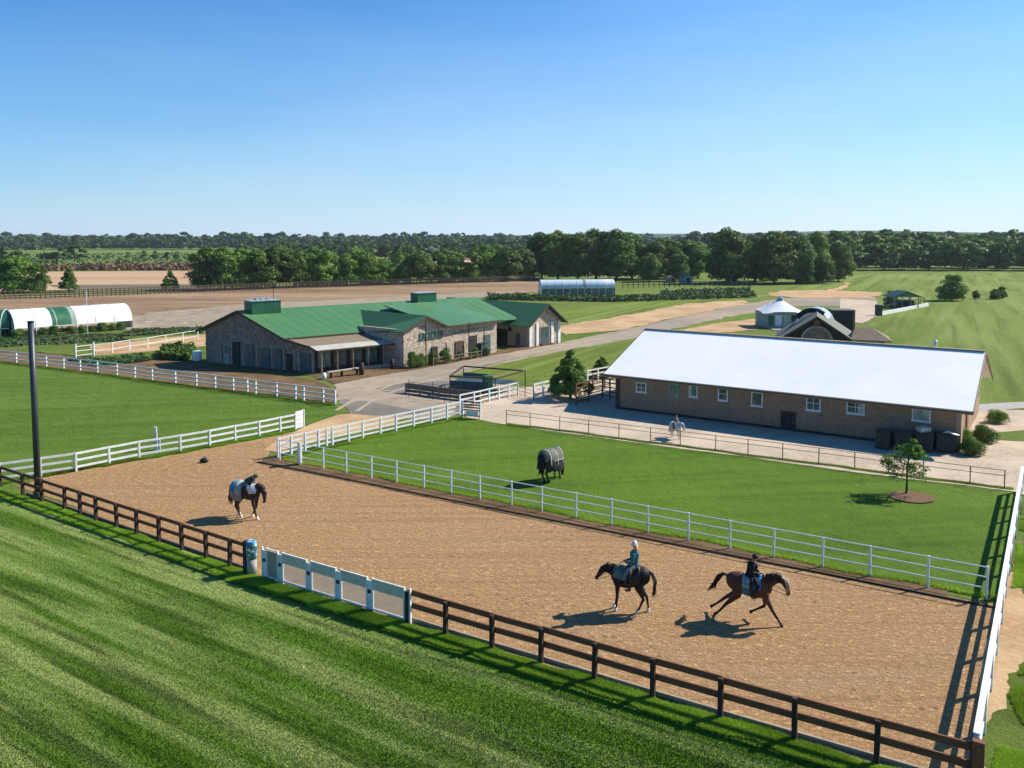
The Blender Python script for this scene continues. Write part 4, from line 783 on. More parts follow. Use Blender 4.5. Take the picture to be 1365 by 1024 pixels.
# roof boxes
for (tt, wx, wy, h, lab) in ((2.3, 3.1, 2.0, .95, 0), (22.3, 2.7, 1.5, .9, 0)):
    q = ap+gu*tt; b = MB(); b.box(q+Z*(AH-.5+(h+.4)/2), (wx, wy, h+.5), R(40)); rbx = b.build('roof_box', M['darkgreen'] if 0 else M['greenmetal'], gb)
    b = MB(); b.box(q+Z*(AH-.5+h+.48), (wx+.15, wy+.15, .08), R(40)); b.build('lid', M['silver'], rbx)
    if tt < 5:
        for k in range(3):
            b = MB(); b.box(q+Z*(AH+h+.1)+gu*(-.6+.6*k), (.4, .5, .22), R(40)); b.build('fan_cap', M['silver'], rbx)
        b = MB(); b.tube([q+Z*(AH+h)+gu*1.2, q+Z*(AH+h+1.6)+gu*1.2], .03, 6); b.build('aerial', M['blackpipe'], rbx)
# forward stone wing with cross gable
W0, W1 = at(545, 489), at(662, 470); wu = (W1-W0).normalized(); wn = Vector((wu.y, -wu.x, 0)); wb = -wn; WH = 3.8
wa = on_line(W0, W1, 564); w2 = on_line(W0, W1, 591); W00 = on_line(W0, W1, 537)
b = MB(); b.wall([W00, W1, W1+Z*WH, w2+Z*WH, wa+Z*4.95, W00+Z*WH], .3, wn); b.build('wing_wall', M['stone_front'], gb)
b = MB(); b.wall([W00+wb*.3, W00+wb*7, W00+wb*7+Z*WH, W00+wb*.3+Z*WH], .3, -wu); b.build('wing_side_wall', M['stone_front'], gb)
b = MB(); b.wall([W1+wb*.3, W1+wb*7, W1+wb*7+Z*WH, W1+wb*.3+Z*WH], .3, wu); b.build('wing_side_wall', M['beige'], gb)
rg = MB(); f_ = wn*.5
rg.slab([w2-wu*.3+f_+Z*(WH-.02), W1+wu*.4+f_+Z*(WH-.02), W1+wu*.4+wb*9+Z*5.5, w2-wu*.3+wb*9+Z*5.5], .12); rg.build('wing_roof', M['greenroof'], gb)
rg = MB(); rg.slab([wa+f_+Z*5.1, wa+wb*10.6+Z*5.12, w2+wu*.4+wb*9+Z*4.6, w2+wu*.4+f_+Z*(WH-.1)], .12); rg.build('cross_gable_roof', M['greenroof'], gb)
vq = [wa+f_+Z*5.1, wa+wb*10.6+Z*5.12, ev+gu*8.6+Z*(E3+.04), W00-wu*.5+f_+Z*(WH-.1)]; rg = MB(); rg.slab([vq[0], vq[1], vq[2]], .1); rg.slab([vq[0], vq[2], vq[3]], .1); rg.build('cross_gable_roof', M['greenroof'], gb)
for a_, c_ in ((wa+Z*5.0, w2+wu*.4+Z*(WH-.2)), (wa+Z*5.0, W00-wu*.5+Z*(WH-.2)), (w2+Z*(WH-.12), W1+wu*.4+Z*(WH-.12))):
    b = MB(); b.bar(a_+f_*1.06, c_+f_*1.06, .06, .16); b.build('barge_board', M['trim'], gb)
# details on the wing wall
wang = math.atan2(wu.y, wu.x)
for k, px in enumerate((561, 569, 577, 586)):
    c = on_line(W0, W1, px); window(gb, 0, wu, wn, c+Z*2.95, .62, .62, M['greenmetal'], M['glass_g'], .06, (0, 0), 'transom_window')
for px, wd, h, mt in [(578, .9, 1.7, 'darkwall'), (612, 1.4, 1.9, 'trim'), (630, 1.2, 2.3, 'darkwall'), (649, 1.0, 2.2, 'teal')]:
    c = on_line(W0, W1, px); b = MB(); b.box(c+wn*.04+Z*(h/2), (wd, .1, h), wang); fo = b.build('door', M[mt], gb); b = MB(); b.box(c+wn*.11+wu*wd*.35+Z*h*.5, (.06, .05, .16), wang); b.build('handle', M['tantrim'], fo)
b = MB(); b.bar(on_line(W0, W1, 566)+wn*.1+Z*2.62, on_line(W0, W1, 640)+wn*.1+Z*3.1, .05, .07); b.build('conduit', M['trim'], gb)
for px, dy, h, lab in [(556, 3, 4.4, 'thin dark pole in front of the stone wing left of the green windows'), (614, 3, 4.0, 'thin dark pole in front of the middle of the stone wing'), (634, 3, 3.3, 'thin dark pole near the tall dark door of the stone wing')]:
    q = on_line(W0, W1, px)+wn*1.2; b = MB(); b.tube([q, q+Z*h], .06, 8); tag(b.build('thin_pole', M['trim']), lab, 'pole')
for k, (px, h) in enumerate([(541, 1.5), (549, 1.3), (555, 1.1), (566, 1.35), (572, 1.0), (583, 1.5), (604, .9), (622, 1.1), (640, .9)]):
    q = on_line(W0, W1, px)+wn*(.9+.2*(k % 2)); place_tree('wall_shrub', 'darkbush', q, h, '%s small shrub from the left along the stone wing' % ORD[k], 'shrub', ref=1.3, sx=.55, group='shrubs along the stone wing')
fence('hitching_rail', 'low timber rail along the stone wing front', [on_line(W0, W1, x)+wn*1.5 for x in (563, 580, 597, 614, 628)], .8, (.75, .4), .1, .08, .05, M['weathered'], M['weathered'])
# right hand gabled block
B0, B1 = at(705, 463), at(747, 456.5); bu = (B1-B0).normalized(); bn = Vector((bu.y, -bu.x, 0)); bb = -bn; bm_ = (B0+B1)/2; BE, BA = 2.9, 4.95; LB = 17
b = MB(); b.wall([B0, B1, B1+Z*BE, bm_+Z*BA, B0+Z*BE], .3, bn); b.build('end_gable_wall', M['stone_front'], gb)
for q, n_ in ((B0, -bu), (B1, bu)):
    b = MB(); b.wall([q+bb*.3, q+bb*LB, q+bb*LB+Z*BE, q+bb*.3+Z*BE], .3, n_); b.build('end_side_wall', M['beige'] if q is B0 else M['stone_gable'], gb)
for q, s_ in ((B0, -1), (B1, 1)):
    rg = MB(); e = q+bu*s_*.65+Z*(BE-.32); rg.slab([bm_+bn*.6+Z*(BA+.12), bm_+bb*LB+Z*(BA+.12), e+bb*LB, e+bn*.6], .12); rr_ = rg.build('end_roof', M['greenroof'] if s_ < 0 else M['navy'], gb)
    b = MB(); b.bar(bm_+bn*.64+Z*(BA-.0), e+bn*.64-Z*.1, .06, .2); b.build('barge_board', M['trim'] if s_ < 0 else M['navy'], gb)
bang = math.atan2(bu.y, bu.x)
for px, wd in ((707, .5), (716, .45), (736, .5), (745, .5)):
    c = on_line(B0, B1, px); b = MB(); b.box(c+bn*.05+Z*1.4, (wd, .12, 2.8), bang); b.build('white_pilaster', M['white'], gb)
c = on_line(B0, B1, 726); b = MB(); b.box(c+bn*.03+Z*1.25, (1.75, .1, 2.1), bang); fo = b.build('door_frame', M['tantrim'], gb); b = MB(); b.box(c+bn*.09+Z*1.22, (1.5, .03, 1.95), bang); b.build('pane', M['glass'], fo)
b = MB(); b.box(c+bn*.3+Z*.1, (2.1, .6, .2), bang); b.build('step', M['trim'], gb)
c = B0+bb*3.0; window(gb, 0, bb, -bu, c+Z*2.0, .5, .5, M['trim'], M['glass'], .06, (0, 0))
c = B0+bb*4.6; b = MB(); b.box(c-bu*.05+Z*.95, (2.4, .1, 1.9), math.atan2(bb.y, bb.x)); b.build('side_door', M['darkwall'], gb)
c = B0+bb*1.7; b = MB(); b.box(c-bu*.05+Z*.85, (.6, .1, 1.5), math.atan2(bb.y, bb.x)); b.build('side_door', M['teal'], gb)
q = at(643, 474); t = thing('garden_cabinet', 'small teal cabinet against the right end of the stone wing', 'cabinet', q); b = MB(); b.box(q+Z*.7, (1.0, .6, 1.3), wang); b.build('body', M['teal'], t, bevel=.03); b = MB(); b.box(q+Z*1.38, (1.1, .7, .06), wang); b.build('lid', M['darkgreen'], t)
q = at(263, 481); t = MB(); t.tube([q, q+Z*.1, q+Z*.95, q+Z*1.05], [.45, .5, .5, .4], 14); tag(t.build('water_tank', M['white'], smooth=True), 'white round water tank left of the stone barn gable', 'tank')

# ------------------------------------------------------------------ polytunnels
def tunnel(name, label, p0, dirv, L, rad, wall, bands, nseg=12, ribs=True, posts_every=2.6):
    t = thing(name, label, 'greenhouse', p0); d = dirv.normalized(); nr = Vector((-d.y, d.x, 0))       # nr points to the back
    def hoop(s): return [p0+d*s+nr*(rad-math.cos(math.pi*k/nseg)*rad)+Z*(wall+math.sin(math.pi*k/nseg)*rad*.86) for k in range(nseg+1)]
    for (s0, s1, mt) in bands:
        b = MB(); h0, h1 = hoop(s0+.01), hoop(s1-.01); b.add(h0+h1+[p+Z*-.04 for p in h0+h1], [(k, k+1, nseg+2+k, nseg+1+k) for k in range(nseg)]+[(2*nseg+2+k, 3*nseg+3+k, 3*nseg+4+k, 2*nseg+3+k) for k in range(nseg)]); b.build('cover', M[mt], t, True)
    s = 0
    while s <= L+.01:
        b = MB(); b.tube(hoop(s), .05, 5); b.build('hoop', M['white'], t)
        for q in (p0+d*s, p0+d*s+nr*2*rad):
            b = MB(); b.bar(q, q+Z*wall, .12); b.build('post', M['white'], t)
        s += posts_every
    b = MB(); b.bar(p0+Z*wall, p0+d*L+Z*wall, .06, .1); b.build('side_rail', M['white'], t)
    for q in (p0, p0+d*L):
        h = [p+(q-p0) for p in hoop(0)]; b = MB(); b.add([q]+h+[q+nr*2*rad], [tuple(range(nseg+3))]); b.build('end_sheet', M[bands[-1][2]] if q is not p0 else M[bands[0][2]], t)
    return t
p0, p1 = at(20, 449), at(177, 436.5); dd = (p1-p0); L_ = dd.length
tunnel('polytunnel', 'long white polytunnel with a green band at the left picture edge', p0, dd, L_, 2.75, 1.05, [(0, L_*.30, 'polywhite'), (L_*.30, L_*.46, 'greenmetal'), (L_*.46, L_*.5, 'palegreen'), (L_*.5, L_, 'polywhite')])
p0 = at(-90, 452); p1 = at(12, 449); dd = p1-p0; tunnel('polytunnel', 'green ended polytunnel cut off by the left picture edge', p0, dd, dd.length, 2.7, 1.1, [(0, dd.length*.72, 'polywhite'), (dd.length*.72, dd.length, 'greenmetal')])
p0 = at(722, 397.5); p1 = at(820, 396.5); dd = p1-p0; L_ = dd.length
tn = tunnel('far_greenhouse', 'far greenhouse with a pale blue curved roof behind the crop strip', p0, dd, L_, 2.0, 2.2, [(0, L_*.57, 'polyclear'), (L_*.57, L_*.6, 'teal'), (L_*.6, L_*.84, 'polyclear'), (L_*.84, L_, 'polywhite')], posts_every=1.6)
b = MB(); b.bar(p0+dd.normalized()*.1+Vector((0, .12, 1.05)), p1+Vector((0, .12, 1.05)), .03, 2.05); b.build('side_glass', M['glass_g'], tn)

# ------------------------------------------------------------------ lodge and small buildings beyond the white roof
def gable_house(name, label, c, ang, wd, dp, eh, rh, wm, rm, oh=.4, cat='building', tm=None):
    """gable end faces -y of the local frame; c = centre of front gable base"""
    t = thing(name, label, cat, c); U = Vector((math.cos(ang), math.sin(ang), 0)); V = Vector((-U.y, U.x, 0)); a, d = c-U*wd/2, c+U*wd/2
    b = MB(); b.wall([a, d, d+Z*eh, c+Z*rh, a+Z*eh], .2, -V); b.build('front_wall', wm, t)
    b = MB(); b.wall([a+V*dp, d+V*dp, d+V*dp+Z*eh, c+V*dp+Z*rh, a+V*dp+Z*eh], .2, V); b.build('back_wall', wm, t)
    for q, s_ in ((a, -1), (d, 1)):
        b = MB(); b.wall([q+V*.2, q+V*(dp-.2), q+V*(dp-.2)+Z*eh, q+V*.2+Z*eh], .2, U*s_); b.build('side_wall', wm, t)
        e = q+U*s_*oh+Z*(eh-oh*(rh-eh)/(wd/2)+.1); b = MB(); b.slab([c-V*oh+Z*(rh+.1), c+V*(dp+oh)+Z*(rh+.1), e+V*(dp+oh), e-V*oh], .1); b.build('roof', rm, t)
        b = MB(); b.bar(c-V*(oh+.03)+Z*(rh+.02), e-V*(oh+.03)-Z*.08, .05, .18); b.build('barge_board', tm or M['trim'], t)
    return t, U, V
LGA = R(-20)
c = ground_at(1091, 85); lg, U, V = gable_house('lodge', 'dark gabled lodge with an arched window behind the white roof', c, LGA, 7.6, 10, 2.35, 4.9, M['darkwall'], M['greyroof'], .5)
pts = [c-V*.06+U*math.cos(math.pi*k/14)*1.5+Z*(2.35+math.sin(math.pi*k/14)*1.55) for k in range(15)]
b = MB(); b.tube([c-V*.06-U*-1.5+Z*.2]+pts+[c-V*.06-U*1.5+Z*.2], .09, 6); b.build('arch_trim', M['palewall'], lg)
b = MB(); b.wall([c-V*.05+U*1.4+Z*.3]+[c-V*.05+U*math.cos(math.pi*k/14)*1.42+Z*(2.35+math.sin(math.pi*k/14)*1.45) for k in range(15)]+[c-V*.05-U*1.4+Z*.3], .04, -V); aw = b.build('arched_window', M['glass'], lg)
for k in range(-3, 4):
    b = MB(); b.bar(c-V*.12+U*k*.22+U*.25+Z*.4, c-V*.12+U*k*.22+U*.25+Z*(3.2-.12*k*k), .04); b.build('bar', M['glass_p'], aw)
b = MB(); b.box(c-V*.1+Z*4.25, (.62, .08, .7), LGA); em = b.build('emblem_board', M['redwood'], lg)
b = MB(); b.tube([c-V*.17+Z*4.1+U*-.12, c-V*.17+Z*4.4+U*-.12, c-V*.17+Z*4.45+U*.05, c-V*.17+Z*4.3+U*.14, c-V*.17+Z*4.1+U*.12], .04, 5); b.build('emblem', M['tantrim'], em)
# porch wing with tan hip roof
wq = c+U*5.2-V*-.8; wt = thing('lodge_wing', 'small pale wing with a tan hipped roof right of the lodge', 'building', wq)
b = MB(); b.box(wq+V*1.6+Z*1.35, (2.7, 3.2, 2.7), LGA); b.build('walls', M['palewall'], wt)
b = MB(); ee = [wq+U*x*1.95+V*(1.6+y*2.2)+Z*2.65 for x, y in ((-1, -1), (1, -1), (1, 1), (-1, 1))]; tp = [wq-U*1.4+V*1.6+Z*3.75, wq+U*.2+V*1.6+Z*3.75]
b.add(ee+tp+[p-Z*.12 for p in ee], [(0, 1, 5, 4), (1, 2, 5), (2, 3, 4, 5), (3, 0, 4), (0, 6, 7, 1), (1, 7, 8, 2), (2, 8, 9, 3), (3, 9, 6, 0), (6, 9, 8, 7)]); b.build('roof', M['shingle'], wt)
b = MB(); b.box(wq-V*.03+Z*1.25+U*.1, (.85, .1, 2.1), LGA); dr = b.build('door', M['redwood'], wt); b = MB(); b.box(wq-V*.11+Z*1.2+U*.4, (.06, .05, .15), 0); b.build('handle', M['tantrim'], dr)
for s in (-1, 1):
    b = MB(); b.box(wq-V*.05+Z*1.35+U*s*1.2, (.2, .12, 2.6), LGA); b.build('pilaster', M['tantrim'], wt)
# silver vault and navy box behind
q = ground_at(1085, 91); vt = thing('vaulted_shed', 'silver curved roof shed behind the lodge ridge', 'shed', q); b = MB(); Uv = Vector((.42, .91, 0)); Nv = Vector((.91, -.42, 0))
h0 = [q+Nv*math.cos(math.pi*k/10)*2.0+Z*(2.9+math.sin(math.pi*k/10)*2.15) for k in range(11)]; h1 = [p+Uv*6 for p in h0]
b.add(h0+h1, [(k, k+1, 12+k, 11+k) for k in range(10)]+[tuple(range(11)), tuple(range(11, 22))]); b.build('roof', M['silver'], vt, False)
b = MB(); b.box(q+Uv*3+Z*1.45, (6, 4, 2.9), math.atan2(Uv.y, Uv.x)); b.build('walls', M['palewall'], vt)
b = MB(); b.tube([p-Uv*.1+Z*.05 for p in h0[3:9]], .3, 6); b.build('roof_band', M['navy'], vt)
q = ground_at(1121, 98); t = thing('navy_shed', 'dark navy boxy shed behind the lodge', 'shed', q); b = MB(); b.box(q+Z*2.3, (2.3, 2.5, 4.4), R(-5)); b.build('walls', M['navy'], t); b = MB(); b.box(q+Z*4.55+Vector((.1, 0, 0)), (2.6, 2.7, .1), R(-5)); b.build('roof', M['greyroof'], t); b = MB(); b.box(q+Vector((1.25, -.3, 2.3)), (.25, 2.2, 4.35), R(-5)); b.build('side_panel', M['weathered'], t)
# tent roofed house
q = ground_at(1046, 119); th_ = thing('tent_house', 'small pale house with a white sagging tent roof', 'building', q)
b = MB(); b.box(q+Z*1.15+Vector((0, 2.2, 0)), (5.2, 4.6, 2.3), R(6)); b.build('walls', M['palegreen'], th_)
b = MB(); n_ = 9; gv = []
for j in range(n_):
    for i_ in range(n_):
        x = (i_/(n_-1)-.5)*2; y = (j/(n_-1)-.5)*2; rr = max(abs(x), abs(y)); gv.append(q+Vector((x*3.1, 2.2+y*2.8, 2.35+1.95*max(0, 1-(.65*rr+.35*math.hypot(x, y)/1.414))**1.35-(.15 if rr > .99 and abs(abs(x)-abs(y)) < .3 else 0))))
b.add(gv, [(j*n_+i_, j*n_+i_+1, (j+1)*n_+i_+1, (j+1)*n_+i_) for j in range(n_-1) for i_ in range(n_-1)]); b.build('tent_roof', M['polywhite'], th_, True)
b = MB(); b.tube([q+Vector((.2, 2.2, 4.0)), q+Vector((.2, 2.2, 4.3)), q+Vector((.2, 2.2, 4.45))], [.5, .4, .05], 10); b.build('roof_cap', M['silver'], th_)
for x, wd, mt in ((-1.9, .8, 'greenmetal'), (-.8, .9, 'white'), (.3, .9, 'glass_p'), (1.6, .9, 'darkwall')):
    b = MB(); b.box(q+Vector((x, -.12+x*.1, 1.15)), (wd, .08, 1.5), R(6)); b.build('shutter' if mt == 'greenmetal' else 'window', M[mt], th_)
b = MB(); b.slab([q+Vector((-2.4, -3.2, .12)), q+Vector((2.6, -2.8, .12)), q+Vector((2.5, -.1, .14)), q+Vector((-2.4, -.4, .14))], .12); tag(b.build('terrace', M['concrete']), kind='structure')
# paved court right of the navy shed
poly_patch('paved_court', P((1120, 398), (1168, 402), (1172, 420), (1150, 432), (1118, 428)), .024, M['yard'], .2)
# pavilion
q = at(1208, 411); pv_ = thing('pavilion', 'small open pavilion with a dark green gabled roof on the lawn', 'pavilion', q)
for x in (-2.2, -.8, .8, 2.2):
    for y in (0, 3.4):
        b = MB(); b.bar(q+Vector((x, y, 0)), q+Vector((x, y, 2.2)), .14); b.build('post', M['palewall'], pv_)
for s_ in (-1, 1):
    b = MB(); b.slab([q+Vector((0, -.5, 3.2)), q+Vector((0, 4, 3.2)), q+Vector((s_*2.8, 4, 2.1)), q+Vector((s_*2.8, -.5, 2.1))], .1); b.build('roof', M['darkgreen'], pv_)
b = MB(); b.wall([q+Vector((-2.2, -.02, 2.1)), q+Vector((2.2, -.02, 2.1)), q+Vector((0, -.02, 3.0))], .1, (0, -1, 0)); b.build('gable_board', M['glass_g'], pv_)
b = MB(); b.box(q+Vector((0, 1.8, .7)), (3.6, 2.4, 1.4)); b.build('inner_cabin', M['darkgreen'], pv_)
b = MB(); b.bar(at(1168, 420), at(1168, 420)+Z*.01, .01); 
q0, q1 = at(1172, 421), at(1237, 408); wl = MB(); wl.bar(q0+Z*.3, q1+Z*.3, .25, .6); tag(wl.build('low_wall', M['white']), 'low white wall running up to the pavilion', 'wall')
fence('terrace_rail', 'thin dark rail above the low white wall by the pavilion', even(at(1174, 417), at(1232, 405), 9), 1.2, (1.15,), .1, .06, .05, M['darkwall'], M['darkwall'])
q = at(1171, 421); b = MB(); b.box(q+Z*.95, (.9, .8, 1.9), .3); tag(b.build('dark_kiosk', M['darkgreen'], bevel=.03), 'dark kiosk at the near end of the low white wall', 'kiosk')
# far sheds
for px, py, wd, h, wm, rm, lab in [(917, 379, 2.8, 3.0, 'palegreen', 'greenmetal', 'small green shed under the trees beyond the crops'), (897, 377, 2.2, 2.0, 'beige', 'greyroof', 'tiny beige shed left of the green shed'), (978, 377, 2.6, 2.0, 'palewall', 'whiteroof', 'small white hut under the tallest dark tree')]:
    q = at(px, py); tt_, _, _ = gable_house('far_shed', lab, q, .15, wd, 3, h*.7, h, M[wm], M[rm], .25, 'shed'); b = MB(); b.box(q+Vector((.1, -.03, h*.33)), (.8, .1, h*.6), .15); b.build('door', M['darkwall'], tt_)
fence('far_rail', 'dark rail fence under the trees beyond the crop strip', even(at(830, 384), at(1005, 381), 26), 1.5, (1.4, .8), .14, .12, .06, M['darkwall'], M['teal'])
tt_, _, _ = gable_house('far_farmhouse', 'tiny white farmhouse with pale blue roof at the far treeline', ground_at(577, 640), .3, 14, 12, 4, 7, M['white'], M['polyclear'], .6, 'house'); b = MB(); b.box(ground_at(577, 639.8)+Z*2, (3, .2, 2), .3); b.build('window', M['glass'], tt_)

# ------------------------------------------------------------------ grass
def blades(name, pts_fn, n, h, wd, m, label):
    p = pts_fn(n); n = len(p); a = RNG.random(n)*6.283; lean = RNG.normal(size=(n, 2))*.35*h; hh = h*(.5+.8*RNG.random(n))
    dx, dy = np.cos(a)*wd, np.sin(a)*wd; z0 = p[:, 2]
    v = np.stack([np.stack([p[:, 0]-dx, p[:, 1]-dy, z0], 1), np.stack([p[:, 0]+dx, p[:, 1]+dy, z0], 1), np.stack([p[:, 0]+lean[:, 0], p[:, 1]+lean[:, 1], z0+hh], 1)], 1).reshape(-1, 3)
    o = bpy.data.objects.new(name, np_mesh(name, v, np.arange(n*3).reshape(n, 3), m)); COL.objects.link(o); return tag(o, label, 'grass', kind='stuff')
def strip_pts(A, B, w0, w1):
    A = np.array(A); B = np.array(B); d = B-A; nr = np.array([d[1], -d[0], 0])/np.linalg.norm(d)
    if nr[1] > 0: nr = -nr
    def fn(n):
        t = RNG.random((n, 1)); s = w0+(w1-w0)*RNG.random((n, 1)); s = s+np.sin(t*60)*.06+np.sin(t*23+1)*.1; p = A+d*t+nr*s; p[:, 2] = 0; return p
    return fn
for (a_, c_, n) in ((at(-60, 630), at(326, 762), 60000), (at(326, 763), at(543, 830), 45000), (at(543, 830), at(1296, 1056), 90000)):
    blades('verge_grass', strip_pts(a_, c_, .02, .8), n, .085, .012, M['blade'], 'unmown tufty grass verge along the brown arena fence')
def fg(n):
    px = RNG.random(n)*1500-60; py = 650+RNG.random(n)*(1090-650); k = CH*F/(py-HOR); p = np.stack([(px-682.5)/F*k, k, np.full(n, .004)], 1)
    A = np.array(at(8, 654)); B = np.array(at(1300, 1058)); d = B-A; side = (p[:, 0]-A[0])*d[1]-(p[:, 1]-A[1])*d[0]
    Mm = np.array(at(329, 763)); keep = side/np.linalg.norm(d) > .75; return p[keep]
def quad_pts(*q):
    A, B, C_, D = [np.array(x) for x in P(*q)]
    def fn(n):
        u = RNG.random((n, 1)); v = RNG.random((n, 1)); p = (A*(1-u)+B*u)*(1-v)+(D*(1-u)+C_*u)*v
        k = np.array([mnoise.noise(Vector((x[0]*.8, x[1]*.8, 5))) for x in p]); p = p[k > -.12]; p[:, 2] = .02; return p
    return fn
for q in (((1345, 930), (1365, 890), (1440, 930), (1400, 1040)), ((1348, 795), (1362, 690), (1390, 700), (1390, 800)), ((1322, 1035), (1340, 965), (1390, 980), (1380, 1060))):
    blades('track_side_grass', quad_pts(*q), 30000, .12, .012, M['blade'], 'ragged grass patches beside the dirt track outside the white fence')
m_ = bpy.data.materials['mown_lawn_near'].copy(); m_.name = 'lawn_blades'
for n_ in list(m_.node_tree.nodes):
    if n_.type == 'BUMP': m_.node_tree.nodes.remove(n_)
blades('lawn_grass', fg, 620000, .042, .013, m_, 'short mown grass of the striped lawn in the foreground')
for nme_, a_, c_, w0, w1, n in (('left', at(0, 645), at(241, 604), -.18, .14, 14000), ('left', at(241, 604), at(394, 574), -.18, .14, 9000), ('far', at(0, 483), at(203, 508.5), -.2, .2, 6000), ('far', at(203, 508.5), at(447, 541), -.2, .2, 6000), ('corner', at(375, 611), at(617, 557), -.1, .2, 12000), ('rail', at(380, 614), at(1330, 802), -.28, -.02, 12000)):
    blades('fence_line_grass', strip_pts(a_, c_, w0, w1), n, .14, .013, M['blade'], 'tufts of unmown grass growing under the white fences')
blades('paddock_edge_grass', strip_pts(at(676, 566), at(1351, 654), -.2, .15), 26000, .12, .014, M['blade'], 'longer grass under the rusty pipe fence')

# ------------------------------------------------------------------ horses and riders
def remeshed(name, mb, mat_, voxel=.02, smooth_it=2):
    me = mb.mesh(name+'_raw', mat_); o = bpy.data.objects.new('tmp', me); COL.objects.link(o)
    r = o.modifiers.new('r', 'REMESH'); r.mode = 'VOXEL'; r.voxel_size = voxel
    if smooth_it: q = o.modifiers.new('s', 'SMOOTH'); q.factor = .5; q.iterations = smooth_it
    dg = bpy.context.evaluated_depsgraph_get(); ev_ = o.evaluated_get(dg); m2 = bpy.data.meshes.new_from_object(ev_); m2.name = name
    bpy.data.objects.remove(o); bpy.data.meshes.remove(me); m2.materials.clear(); m2.materials.append(mat_)
    m2.polygons.foreach_set('use_smooth', [True]*len(m2.polygons)); return m2
def child(name, me, par):
    o = bpy.data.objects.new(name, me); COL.objects.link(o); o.parent = par; WL[o.name] = Vector((0, 0, 0)); return o
def coat(name, c1, c2, legs, zleg=.7):
    m, t, b = nodes(name); v = coords(t, 'obj'); sp = N(t, 'ShaderNodeSeparateXYZ'); t.links.new(v, sp.inputs[0])
    r = N(t, 'ShaderNodeMapRange'); r.inputs[1].default_value = zleg; r.inputs[2].default_value = zleg-.3; t.links.new(sp.outputs[2], r.inputs[0])
    c = mix(t, mix(t, c1, c2, noise_fac(t, v, 3, 3)), legs, r.outputs[0]); t.links.new(c, b.inputs['Base Color']); b.inputs['Roughness'].default_value = .6; b.inputs['Specular IOR Level'].default_value = .22; return m
FRONT = [(.48, 1.06, .14), (.44, .86, .095), (.45, .50, .058), (.45, .47, .055), (.45, .19, .036), (.48, .09, .045), (.50, .0, .062)]
HIND = [(-.50, 1.15, .2), (-.40, .88, .15), (-.58, .60, .075), (-.64, .52, .062), (-.60, .2, .04), (-.57, .09, .047), (-.55, 0, .064)]
TRUNK = [(x, z, w_*1.10, h*1.08) for x, z, w_, h in [(-.84, 1.26, .1, .12), (-.76, 1.27, .19, .22), (-.62, 1.27, .25, .28), (-.42, 1.26, .29, .31), (-.15, 1.19, .29, .31), (.12, 1.16, .29, .33), (.36, 1.19, .26, .34), (.54, 1.21, .21, .29), (.66, 1.2, .13, .19), (.72, 1.2, .06, .1)]]
